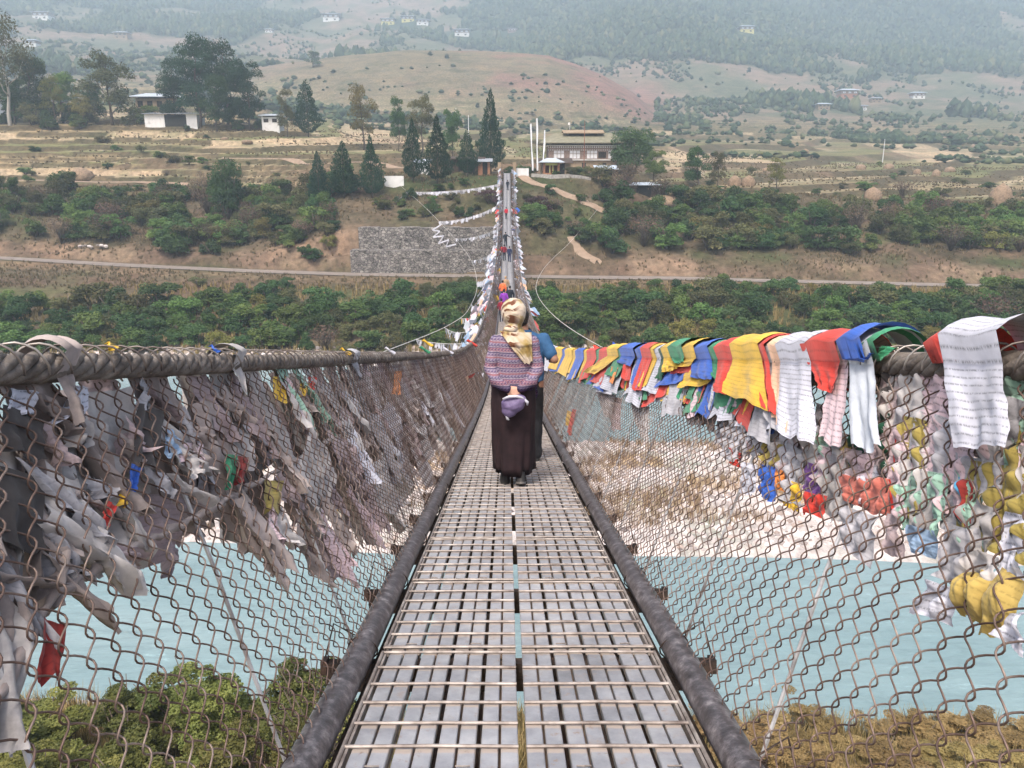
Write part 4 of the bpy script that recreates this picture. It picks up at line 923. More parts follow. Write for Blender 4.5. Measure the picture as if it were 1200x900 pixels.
def panel_mesh(side, detail):
    s = side; slat = MB(); bars = MB(); w0 = .0045
    pitch = (HWD-.03-w0)/8
    for k in range(8):
        x0 = s*(w0+k*pitch+(.004 if k % 2 else .008)); x1 = s*(w0+(k+1)*pitch-(.008 if k % 2 else .004)); a, c_ = min(x0, x1), max(x0, x1); zt = -.006-.0016*((k*7) % 3)
        if detail:
            e = .003
            vs = []
            for (x, z) in ((a, zt-.025), (a, zt-e), (a+e, zt), (c_-e, zt), (c_, zt-e), (c_, zt-.025)): vs += [(x, .012, z), (x, PL-.012, z)]
            slat.add(vs, [(0, 1, 3, 2), (2, 3, 5, 4), (4, 5, 7, 6), (6, 7, 9, 8), (8, 9, 11, 10), (0, 2, 4, 6, 8, 10), (1, 11, 9, 7, 5, 3)])
        else: slat.box(a, c_, .012, PL-.012, zt-.02, zt)
    xo = s*(HWD-.012); xi = s*.012
    for j in range(7):
        y = .012+j*(PL-.024)/6; r_ = .0055
        bars.tube([(xi, y, .0), (s*HWD*.5, y+.002*math.sin(j*2.1+s), .0015), (xo, y, .0)], r_, 6 if detail else 4)
    if detail:
        bars.tube([(xi, .026, -.001), (xo, .026, -.001)], .0045, 5); bars.tube([(xo, 0.01, 0), (xo, PL-.01, 0)], .0065, 6)
        for k in (2, 5): bars.tube([(s*k*.085-.02, .05, 0), (s*k*.085, .04, .004), (s*k*.085+.02, .05, 0)], .003, 4)
    else: bars.tube([(xo, .01, 0), (xo, PL-.01, 0)], .0065, 4)
    bars.box(min(s*(HWD-.028), s*(HWD-.02)), max(s*(HWD-.028), s*(HWD-.02)), .01, PL-.01, -.035, -.004)
    bat = MB()
    for k in (1, 3, 5, 7): xx = s*(w0+k*pitch); bat.box(xx-.010, xx+.010, .01, PL-.01, -.050, -.034)
    return slat, bars, bat
PM = {}
for s in (-1, 1):
    for d in (1, 0):
        a, c_, e_ = panel_mesh(s, d); PM[s, d] = (a.mesh('deck_panel', M['deck']), c_.mesh('cross_bars', M['bar']), e_.mesh('battens', M['batten']))
for k in range(N0, 48):
    D0 = 1.885-PL+k*PL+.0; D1 = D0+PL
    for s in (-1, 1):
        me, mb_, mc_ = PM[s, 1 if k < 16 else 0]; o = link('deck_panel', me); bpart('deck_panel', o)
        o.location = (XB, D0, dz(D0)+rnd.uniform(-.003, .003)); o.rotation_euler = (math.atan2(dz(D1)-dz(D0), PL), rnd.uniform(-.004, .004), 0)
        q = link('cross_bars', mb_, o); q = link('battens', mc_, o) if k < 30 else None
DF0 = 1.885-PL+48*PL
V = []; F = []; k = 0; D = DF0
while D < L_END:
    D1 = min(D+.30, L_END+.01)
    for s in (-1, 1):
        x0, x1 = XB+s*.012, XB+s*HWD; n = len(V)
        V += [(x0, D, dz(D)), (x1, D, dz(D)), (x1, D1-.02, dz(D1-.02)), (x0, D1-.02, dz(D1-.02))]; V += [(a, b2, c_-.03) for a, b2, c_ in V[-4:]]
        F += [(n, n+1, n+2, n+3), (n+4, n+7, n+6, n+5), (n, n+4, n+5, n+1), (n+1, n+5, n+6, n+2), (n+2, n+6, n+7, n+3), (n+3, n+7, n+4, n)]
    D += .30
o = bpart('deck_panel', link('deck_panel', npmesh('deck_panel', V, F, M['deck']))); tag(o, kind='stuff')
# cross beams, hangers
beam = MB().box(-.75, .75, -.03, .03, -.115, -.055).box(-.75, .75, -.03, -.022, -.165, -.117).box(-.775, -.752, -.03, .03, -.10, -.045).box(.752, .775, -.03, .03, -.10, -.045).mesh('cross_beam', M['rust'])
for k in range(-1, 48):
    D = 1.885+k*PL; o = bpart('cross_beam', link('cross_beam', beam)); o.location = (XB, D+.01, dz(D)); o.rotation_euler = (math.atan(slope(D)), 0, 0)
fb = MB(); D = 1.885+48*PL
while D < L_END: fb.box(XB-.8, XB+.8, D-.03, D+.03, dz(D)-.13, dz(D)-.045); D += PL
tag(bpart('cross_beam', fb.build('cross_beam', M['rust'])), kind='stuff')
for x in (-.45, -.15, .15, .45):
    bpart('deck_cable', MB().tube([(XB+x, D, dz(D)-.20) for D in np.arange(-1, 151, 1.5)], .018, 6).build('deck_cable', M['wire'], None, True))
for x in (-.535, -.27, .27, .535):
    P_ = np.arange(-1, 151, 1.0); V = []; F = []; hw_ = .028 if abs(x) > .5 else .02
    for i, D in enumerate(P_):
        for a_, b_ in ((-hw_, -.052), (hw_, -.052), (hw_, -.060), (-hw_+.008, -.060), (-hw_+.008, -.105), (-hw_, -.105)): V.append((XB+x+a_, D, float(dz(D))+b_+(.012 if abs(x) > .5 else .0)))
        if i:
            for j in range(6): F.append((6*(i-1)+j, 6*(i-1)+(j+1) % 6, 6*i+(j+1) % 6, 6*i+j))
    bpart('stringer', link('stringer', npmesh('stringer', V, F, M['rust'])))
for s in (-1, 1):
    P = [(XB+s*XP+.002*math.sin(D*2.7), D, dz(D)+PZ+.002*math.sin(D*1.9+s)) for D in np.arange(-.6, 151, .35)]
    bpart('edge_pipe', MB().tube(P, [.052 if 1 else 0]*len(P), 14).build('edge_pipe', M['pipe'], None, True))
    for k in range(-1, 22):
        D = 1.885+k*PL; pts = []
        for j in range(15):
            a = j/14*2*PI*1.15; pts.append((XB+s*XP+.058*math.cos(a)*s, D-.05+.012*math.sin(a*2)+.03*j/14, dz(D)+PZ+.058*math.sin(a)))
        pts.append((XB+s*(XP+.12), D+.02, dz(D)+.10)); pts.append((XB+s*(XP+.15), D-.02, dz(D)-.02))
        bpart('wire_tie', MB().tube(pts, .0035, 5).build('wire_tie', M['rust']))
    for k in range(-1, 48):
        D = 1.885+k*PL; j = rnd.uniform(-.04, .04)
        a = netpt(s, D, -.10, -.05); c_ = netpt(s, D+.40+j, 1.0, -.03); mid = (a+c_)/2; mid[1] += .02
        bpart('hanger_rod', MB().tube([a, mid, c_], .0062, 6).build('hanger_rod', M['rod']))
    # guard rail cable: twisted strands near, plain far off
    cb = MB(); NS = 6
    for q in range(NS):
        Ds = np.arange(-.4, 13, .045); ph = q*2*PI/NS
        cb.tube([(XB+s*XR+.0235*math.cos(D*17+ph), D, dz(D)+HR+.0235*math.sin(D*17+ph)) for D in Ds], .0145, 6)
    cb.tube([(XB+s*XR, D, dz(D)+HR) for D in np.arange(12.9, 151, 1.0)], .037, 8)
    bpart('rail_cable', cb.build('rail_cable', M['rope'], None, True))
    # net: zigzag wires hooked into each other
    pit = .0475; per = .112; hl = 1.20
    def wires(D0, D1, step, sub, nside, r_, A, B, ph0):
        n = int((D1-D0)/step); Dk = D0+np.arange(n)*step; kk = np.arange(n)+ph0; np_ = hl/per; m_ = int(np_*sub)+1
        tt = np.linspace(0, 1, m_); th = tt*np_*2*PI
        g_ = th[None]+(kk % 2)[:, None]*PI; rg = np.random.RandomState(ph0+7)
        wob = .7*(fbm(Dk[:, None]*1.1+0*tt[None], tt[None]*1.8+0*Dk[:, None]+s*9, 2, 77)-.5)
        sgn = np.sin(g_); cosv = np.sign(sgn)*np.abs(sgn)**.8
        Dd = Dk[:, None]+A*cosv+wob*.05; off = B*np.cos(g_)+wob*.05
        tw = .975*tt[None]+wob*.02
        P = netpt(s, Dd, tw, off)                      # n, m_, 3
        T = np.gradient(P, axis=1); T /= np.linalg.norm(T, axis=2)[..., None]
        U = np.broadcast_to(np.array([s*-.92, .02, .39]), T.shape); Av = np.cross(T, U); Av /= np.linalg.norm(Av, axis=2)[..., None]; Bv = np.cross(Av, T)
        ring = [P+(Av*math.cos(2*PI*j/nside)+Bv*math.sin(2*PI*j/nside))*r_ for j in range(nside)]
        V = np.stack(ring, 2).reshape(-1, 3)
        i_ = np.arange(n)[:, None, None]*m_*nside+np.arange(m_-1)[None, :, None]*nside; j_ = np.arange(nside)[None, None, :]; j2 = (j_+1) % nside
        F = np.stack([i_+j_, i_+j2, i_+nside+j2, i_+nside+j_], -1).reshape(-1, 4); return V, F
    Vs = []; Fs = []; o_ = 0
    for a in ((.2, 7, pit, 12, 5, .0023, .0300, .012, 0), (7+.2*0, 18, pit, 6, 4, .0021, .028, .010, 3), (18, 45, pit, 4, 3, .0022, .026, .006, 5), (45, 150.5, pit*2.5, 2, 3, .0040, .05, .004, 6)):
        V, F = wires(*a); Vs.append(V); Fs.append(F+o_); o_ += len(V)
    bpart('chain_link_net', link('chain_link_net', npmesh('chain_link_net', np.concatenate(Vs), np.concatenate(Fs), M['wire'], True)))
    # loops that lace the net over the rail
    lp = MB(); D = .6
    while D < 24:
        pts = []
        for j in range(13):
            a = -.9+j/12*4.3; ca = math.cos(a); sa = math.sin(a)
            pts.append((XB+s*(XR-.056*-ca), D+.055*j/12+rnd.uniform(-.003, .003), dz(D+.055*j/12)+HR+.056*sa))
        lp.tube(pts, .0030, 5); D += .0475*2+rnd.uniform(-.008, .008)
    bpart('lacing_wire', lp.build('lacing_wire', M['wire_bright'], None, True))
# far portal
PO = MB()
for s in (-1, 1): PO.box(XB+s*1.35-.3, XB+s*1.35+.3, 150.6, 151.4, 18.5, 22.1)
PO.box(XB-1.65, XB+1.65, 150.62, 151.38, 18.6, dz(150.5)-.05)
bpart('portal', PO.build('portal', M['mud']))
# stay cables of the bridge, one on each side, swinging out to the banks
def guy(side, pts, label):
    P = [Vector(p) for p in pts]; Q = []
    for i in range(len(P)-1):
        p0 = P[max(i-1, 0)]; p1 = P[i]; p2 = P[i+1]; p3 = P[min(i+2, len(P)-1)]
        for k in range(14):
            t_ = k/14; Q.append(.5*((2*p1)+(p2-p0)*t_+(2*p0-5*p1+4*p2-p3)*t_*t_+(3*p1-p0-3*p2+p3)*t_**3))
    Q.append(P[-1]); return Q
GR = guy(1, [(12, 9, 15), (8, 24, 12.6), (4.9, 40, 11.5), (3.2, 57, 10.4), (2.7, 75, 9.7), (4.2, 96, 9.0), (6.5, 112, 9.0), (10.3, 130, 9.9), (16, 145, 14.2), (21, 156, 17.8)], '')
GL = guy(-1, [(-12, 12, 15), (-8, 24, 13.3), (-5.1, 36, 12.4), (-3.6, 50, 10.9), (-3.0, 64, 9.7), (-3.1, 84, 9.2), (-5.3, 110, 9.6), (-11.1, 132, 13.0), (-15, 141, 15.6), (-19.3, 150, 18.2)], '')
M['pale_rope'] = noisy('pale_rope', [(.3, (.38, .36, .33)), (.7, (.62, .60, .57))], 3)
for Q in (GL, GR): bpart('stay_cable', MB().tube(Q, .021, 6).build('stay_cable', M['pale_rope'], None, True))
# ------------------------------------------------------------------ prayer flags
def flagmat(name, colr, text=.55, lines=True, dirt=.25, vert=False):
    m, t, b = newmat(name, .9, .08)
    uv = N(t, 'ShaderNodeTexCoord'); sp = N(t, 'ShaderNodeSeparateXYZ'); t.links.new(uv.outputs['UV'], sp.inputs[0])
    nz = N(t, 'ShaderNodeTexNoise', i_Scale=9, i_Detail=4); t.links.new(uv.outputs['UV'], nz.inputs[0])
    nd = N(t, 'ShaderNodeTexNoise', i_Scale=3.2, i_Detail=7, i_Roughness=.7); ge = N(t, 'ShaderNodeNewGeometry'); t.links.new(ge.outputs['Position'], nd.inputs[0])
    dr = ramp(t, nd.outputs[0], [(.35, 1-dirt*1.5), (.6, 1.05)])
    c = mixc(t, 1.0, colr, dr.outputs[0], 'MULTIPLY')
    if lines:
        # rows of script: V in metres down the cloth
        ad = N(t, 'ShaderNodeMath', operation='MULTIPLY_ADD'); ad.inputs[1].default_value = .006; t.links.new(nz.outputs[0], ad.inputs[0]); t.links.new(sp.outputs['Y'], ad.inputs[2])
        pp = N(t, 'ShaderNodeMath', operation='PINGPONG'); pp.inputs[1].default_value = .0095; t.links.new(ad.outputs[0], pp.inputs[0])
        row = ramp(t, pp.outputs[0], [(.0026, 1), (.0038, 0)])
        mp = N(t, 'ShaderNodeMapping'); mp.inputs['Scale'].default_value = (330, 105, 1); t.links.new(uv.outputs['UV'], mp.inputs[0])
        gl = N(t, 'ShaderNodeTexNoise', i_Scale=1.0, i_Detail=2); t.links.new(mp.outputs[0], gl.inputs[0]); gr = ramp(t, gl.outputs[0], [(.42, .1), (.52, 1)])
        mu = N(t, 'ShaderNodeMath', operation='MULTIPLY'); t.links.new(row.outputs[0], mu.inputs[0]); t.links.new(gr.outputs[0], mu.inputs[1])
        m2 = N(t, 'ShaderNodeMath', operation='MULTIPLY'); m2.inputs[1].default_value = text; t.links.new(mu.outputs[0], m2.inputs[0])
        c = mixc(t, m2.outputs[0], c, tuple(v*.22+.01 for v in colr))
    t.links.new(c, b.inputs['Base Color'])
    wv = N(t, 'ShaderNodeTexNoise', i_Scale=70, i_Detail=3); t.links.new(uv.outputs['UV'], wv.inputs[0]); bp = N(t, 'ShaderNodeBump', i_Strength=.35, i_Distance=.003); t.links.new(wv.outputs[0], bp.inputs['Height']); t.links.new(bp.outputs[0], b.inputs['Normal'])
    b.inputs['Sheen Weight'].default_value = .15
    return m
FC = {'mustard': (.44, .32, .10), 'salmon': (.56, .17, .13), 'white': (.58, .58, .65), 'grey': (.44, .43, .46), 'red': (.62, .060, .045), 'yellow': (.74, .46, .055), 'blue': (.045, .13, .50), 'green': (.05, .25, .13), 'peach': (.78, .48, .32),
      'pink': (.60, .46, .49), 'cyan': (.10, .33, .55), 'dark red': (.28, .04, .035), 'purple': (.16, .07, .24), 'dark green': (.02, .075, .045), 'orange': (.75, .25, .06),
      'dirty grey': (.50, .47, .46), 'dusty brown': (.38, .32, .30), 'pale green': (.32, .50, .40), 'olive': (.33, .26, .075), 'pale blue': (.30, .42, .58), 'charcoal': (.055, .05, .05), 'dull pink': (.44, .35, .36)}
FM = {k: flagmat('cloth_'+k.replace(' ', '_'), v, .8 if k in ('white', 'pink', 'pale green') else .4, k not in ('charcoal', 'dusty brown', 'dirty grey', 'dark green', 'cyan'), .35 if k in ('dirty grey', 'dusty brown', 'grey', 'dull pink') else .16) for k, v in FC.items()}
FM['plain'] = flagmat('cloth_plain_pale', (.50, .53, .58), 0, False, .12)
def draped(color, side, q, off=.012, label=None, group=None, nu=12, nv=20, fold=.010, wrap=True, seed=0, bulge=0., swing=0., curl=.0, sag=0., name='prayer_flag', fray=0., outd=.08):
    """cloth hung over the rail or on the net. q = four corners (D,t): TL, TR, BL, BR"""
    rs = np.random.RandomState(seed+17); TL, TR, BL, BR = [np.array(p, float) for p in q]
    u = np.linspace(0, 1, nu+1)[None, :]; v = np.linspace(0, 1, nv+1)[:, None]
    top = TL[None, None]*(1-u[..., None])+TR[None, None]*u[..., None]; bot = BL[None, None]*(1-u[..., None])+BR[None, None]*u[..., None]
    ve = v+0*u
    if fray: ve = ve*(1+fray*1.3*(fbm(u*3.1+seed*.7, 0*u+seed, 3, 19)-.5)*v)
    G = top*(1-ve[..., None])+bot*ve[..., None]; D = G[..., 0]; T = G[..., 1]
    T = T-sag*4*u*(1-u)*(1-.4*v)
    L = abs(TL[1]-(BL[1]+BR[1])/2)*1.2; W = abs(TL[0]-TR[0])
    f1, f2, p1, p2 = rs.uniform(5, 10), rs.uniform(12, 20), rs.rand()*6, rs.rand()*6
    D = D+(rs.uniform(-.012, .012)*np.sin(v*5+p1))*v
    o_ = off+fold*(np.sin(u*f1+p1+v*1.3)*.6+np.sin(u*f2+p2-v*2)*.35)*(.25+.9*v)+swing*v**1.6+curl*np.sin(u*PI)*np.sin(v*PI)
    o_ = o_+fold*1.2*(fbm(u*4+seed, v*4+0*u+seed, 4, 9)-.5)*2*(.3+.7*v)
    if bulge:
        s_ = (D-.2)/.0475; th = T/.975*(1.20/.112)*2*PI; o_ = o_*.7+bulge*np.clip(-np.sin(PI*s_)*np.sin(th), 0, 1)*(.4+1.2*fbm(u*3+seed, v*3+0*u, 2, 29))
    P = netpt(side, D, T, o_)
    rows = [P[i] for i in range(nv+1)]; vl = [L*(i/nv) for i in range(nv+1)]
    if wrap:
        ex = []; el = []; na = 9
        rr = .060+max(off, 0); Dt = top[0, :, 0]
        for j in range(na):
            a = 2.95-(2.95-.42)*(j/na)   # from outside (pi) over the top (pi/2) to the walkway side (0)
            pts = np.stack([XB+side*(XR-rr*math.cos(a)) if False else XB+side*XR-side*rr*math.cos(a)+0*Dt, Dt, dz(Dt)+HR+rr*math.sin(a)+.006*np.sin(u[0]*f1+p1)], -1); ex.append(pts); el.append(-rr*(a-.42))
        if outd:
            lowp = ex[0].copy(); lowp[:, 2] -= outd; lowp[:, 0] -= side*.02; ex.insert(0, lowp); el.insert(0, el[0]-outd)
        rows = ex+rows[1:] if True else rows; vl = el+vl[1:]
    G = np.stack(rows, 0); nr_ = G.shape[0]; V = G.reshape(-1, 3)
    uvv = np.stack(np.broadcast_arrays(u*W+seed*.13, np.array(vl)[:, None]+1.0), -1).reshape(-1, 2)
    i_ = np.arange(nr_-1)[:, None]*(nu+1)+np.arange(nu)[None]; F = np.stack([i_, i_+1, i_+nu+2, i_+nu+1], -1).reshape(-1, 4)
    c0 = V.mean(0); me = npmesh(name, V-c0, F, FM[color], True, uv=uvv); o = link(name, me); o.location = c0
    return tag(o, label, 'prayer flag', group)
def px_q(side, tl, tr, bl, br, off=.02):
    a = railD(side, tl); b2 = railD(side, tr); c_ = ray_net(side, bl[0], bl[1], off); d = ray_net(side, br[0], br[1], off)
    return [(a, 1.0), (b2, 1.0), c_, d]
GRP = 'prayer flags draped over the right handrail'
RF = [  # colour, top-left px, top-right px, bottom-left, bottom-right, layer, label
 ('white', 1140, 1214, (1111, 529), (1182, 538), 3, 'large white prayer flag with rows of dark script, draped furthest right over the handrail'),
 ('red', 1116, 1150, (1101, 425), (1128, 434), 1, 'short red cloth cap on the handrail just left of the large white flag'),
 ('plain', 1018, 1048, (997, 531), (1034, 537), 2, 'plain pale grey flag without writing hanging below the blue cloth'),
 ('blue', 1014, 1044, (1010, 434), (1024, 424), 4, 'bright blue cloth folded over the rail above the plain grey flag'),
 ('green', 1038, 1056, (1034, 416), (1044, 412), 2, 'small green cloth on the rail right of the blue one'),
 ('pink', 996, 1015, (957, 518), (985, 530), 1, 'long pinkish white lettered flag hanging under the round red one'),
 ('red', 966, 1010, (957, 461), (975, 469), 3, 'round topped red flag on the rail left of the blue cloth'),
 ('white', 934, 972, (908, 510), (949, 528), 3, 'long white lettered flag between the peach strip and the round red flag'),
 ('peach', 922, 944, (903, 494), (922, 512), 2, 'narrow peach coloured flag tucked under the long white one'),
 ('grey', 912, 932, (893, 490), (907, 512), 1, 'grey frayed strip of flag beside the peach one'),
 ('grey', 905, 925, (874, 514), (902, 524), 0, 'pale grey flag whose end shows below the big yellow flag'),
 ('red', 904, 920, (893, 484), (905, 489), 3, 'thin red strip along the right edge of the big yellow flag'),
 ('yellow', 878, 914, (846, 466), (896, 487), 4, 'big mustard yellow lettered flag fanning out over the rail'),
 ('red', 856, 878, (834, 462), (852, 468), 3, 'red flag just left of the big yellow one'),
 ('grey', 868, 892, (860, 430), (874, 437), 2, 'small grey flag on the rail between the red and the big yellow one'),
 ('green', 843, 858, (832, 440), (840, 452), 2, 'narrow green flag between a blue and a red one'),
 ('blue', 826, 848, (806, 446), (833, 449), 3, 'royal blue flag over a yellow one in the middle of the right rail'),
 ('yellow', 822, 846, (795, 459), (834, 451), 1, 'yellow flag blown sideways below the royal blue one'),
 ('yellow', 806, 832, (782, 438), (806, 434), 4, 'yellow flag with a green neighbour left of the royal blue one'),
 ('green', 800, 818, (790, 432), (800, 430), 5, 'green stripe of cloth lying between two yellow flags'),
 ('red', 812, 834, (784, 442), (812, 440), 2, 'red edged flag under the yellow ones'),
 ('blue', 806, 820, (768, 456), (800, 450), 1, 'dark blue flag blown back below the yellow and green ones'),
 ('yellow', 790, 806, (774, 440), (788, 440), 4, 'yellow flag on the rail left of the green stripe'),
 ('dark green', 786, 795, (768, 448), (774, 449), 3, 'very narrow dark green flag beside a white one'),
 ('white', 776, 790, (748, 462), (768, 464), 2, 'white lettered flag slanting down left of the dark green strip'),
 ('yellow', 768, 780, (746, 456), (756, 458), 3, 'thin yellow flag slanting between a red and a white one'),
 ('red', 764, 776, (740, 460), (750, 462), 4, 'red slanting flag near the middle of the right rail'),
 ('blue', 756, 766, (738, 450), (746, 460), 3, 'blue slanting flag left of the red one'),
 ('white', 752, 764, (732, 474), (750, 480), 1, 'white flag end fluttering below the blue and red flags'),
 ('red', 776, 796, (752, 478), (780, 462), 0, 'red flag end blown out below the dark blue flag'),
 ('grey', 790, 812, (772, 490), (798, 486), -1, 'thin grey torn flag hanging below the red one'),
 ('green', 748, 760, (742, 466), (760, 472), 0, 'green tip of flag below the white one'),
 ('blue', 738, 756, (722, 428), (738, 434), 5, 'blue flag lying nearly flat along the rail'),
 ('red', 742, 752, (728, 446), (736, 450), 3, 'red flag behind the flat blue one'),
 ('green', 732, 744, (708, 442), (722, 446), 4, 'green flag slanting left of the flat blue one'),
 ('yellow', 722, 736, (684, 438), (696, 442), 5, 'yellow flag slanting far down to the left'),
 ('white', 730, 742, (694, 452), (722, 464), 1, 'broad white flag with its end blown out below the green one'),
 ('blue', 724, 736, (688, 450), (706, 462), 0, 'blue flag end under the broad white one'),
 ('orange', 728, 738, (712, 450), (718, 454), 3, 'orange red flag between green and white ones'),
]
for i, (c_, tl, tr, bl, br, ly, lb) in enumerate(RF):
    draped(c_, 1, px_q(1, tl, tr, bl, br, .018+.009*(ly+1)), .020+.009*(ly+1), lb, GRP, seed=i, fold=.013, nu=18, nv=30, outd=.12, fray=.12)
# the smaller flags bunched further along
cyc = ['red', 'white', 'blue', 'yellow', 'green', 'white', 'red', 'yellow', 'blue', 'white', 'red', 'orange', 'yellow', 'white', 'blue', 'green']
px = 730; i = 0; rr_ = random.Random(5)
while px > 638:
    w_ = 4.5+(px-640)*.045; drop = 17+(px-640)*.30; c_ = cyc[(i*5+rr_.randrange(2)) % 16]; s_ = rr_.uniform(.9, 1.9)
    q = px_q(1, px-w_, px+w_*.6, (px-w_*s_-drop*.45, 412+drop*rr_.uniform(.8, 1.15)), (px+w_*.3-drop*.4, 414+drop*rr_.uniform(.8, 1.15)), .03)
    draped(c_, 1, q, .02+.012*(i % 3), 'small %s prayer flag on the right rail between the flat blue one and the man' % c_, 'small flags on the right rail near the man', nu=5, nv=8, seed=i+50, fold=.015, outd=.1)
    px -= w_*.72; i += 1
r6_ = random.Random(12)
for i in range(34):   # under layer of blown flags between the bigger ones
    x_ = 735+i*6.6+r6_.uniform(-3, 3); dr_ = 34+(x_-735)*.20; c_ = r6_.choice(['red', 'white', 'blue', 'yellow', 'green', 'white', 'grey', 'pink', 'white']); w_ = 6+(x_-735)*.05
    q = px_q(1, x_-w_, x_+w_, (x_-w_*1.2-dr_*r6_.uniform(.3, .75), 414+dr_*r6_.uniform(.9, 1.35)), (x_+w_*.4-dr_*.35, 418+dr_*r6_.uniform(.9, 1.3)), .006)
    draped(c_, 1, q, .006+.004*(i % 3), '%s flag of the under layer %s' % (c_, 'left of the royal blue flag' if x_ < 810 else 'between the royal blue and the big yellow flag' if x_ < 880 else 'right of the big yellow flag'), 'under layer of flags on the right rail', nu=7, nv=12, seed=i+700, fold=.014, outd=.08, fray=.3)
# three tips standing up in the wind
for c_, P4, lb in [('red', [(695, 404), (706, 409), (706, 414), (697, 415)], 'small red flag tip standing up above the right rail'), ('blue', [(718, 400), (731, 412), (727, 414), (716, 411)], 'small dark blue flag tip standing up above the right rail'),
                   ('cyan', [(703, 411), (720, 416), (718, 424), (704, 422)], 'pale blue flag tip standing up above the right rail'), ('yellow', [(720, 408), (738, 413), (735, 417), (716, 416)], 'pale yellow flag tip standing up above the right rail')]:
    D = railD(1, P4[0][0]); pts = [at(a, b2, D) for a, b2 in P4]; n = 6; V = []; uvs = []
    for i in range(n+1):
        for j in range(n+1):
            a, b2 = i/n, j/n; p = pts[0].lerp(pts[1], a).lerp(pts[3].lerp(pts[2], a), b2); V.append((p.x, p.y+.05*math.sin(a*5+b2*3)-.12*b2, p.z)); uvs.append((a*.2, b2*.2+1))
    F = [(i*(n+1)+j, i*(n+1)+j+1, (i+1)*(n+1)+j+1, (i+1)*(n+1)+j) for i in range(n) for j in range(n)]
    tag(link('prayer_flag', npmesh('prayer_flag', V, F, FM[c_], True, uv=uvs)), lb, 'prayer flag', GRP)
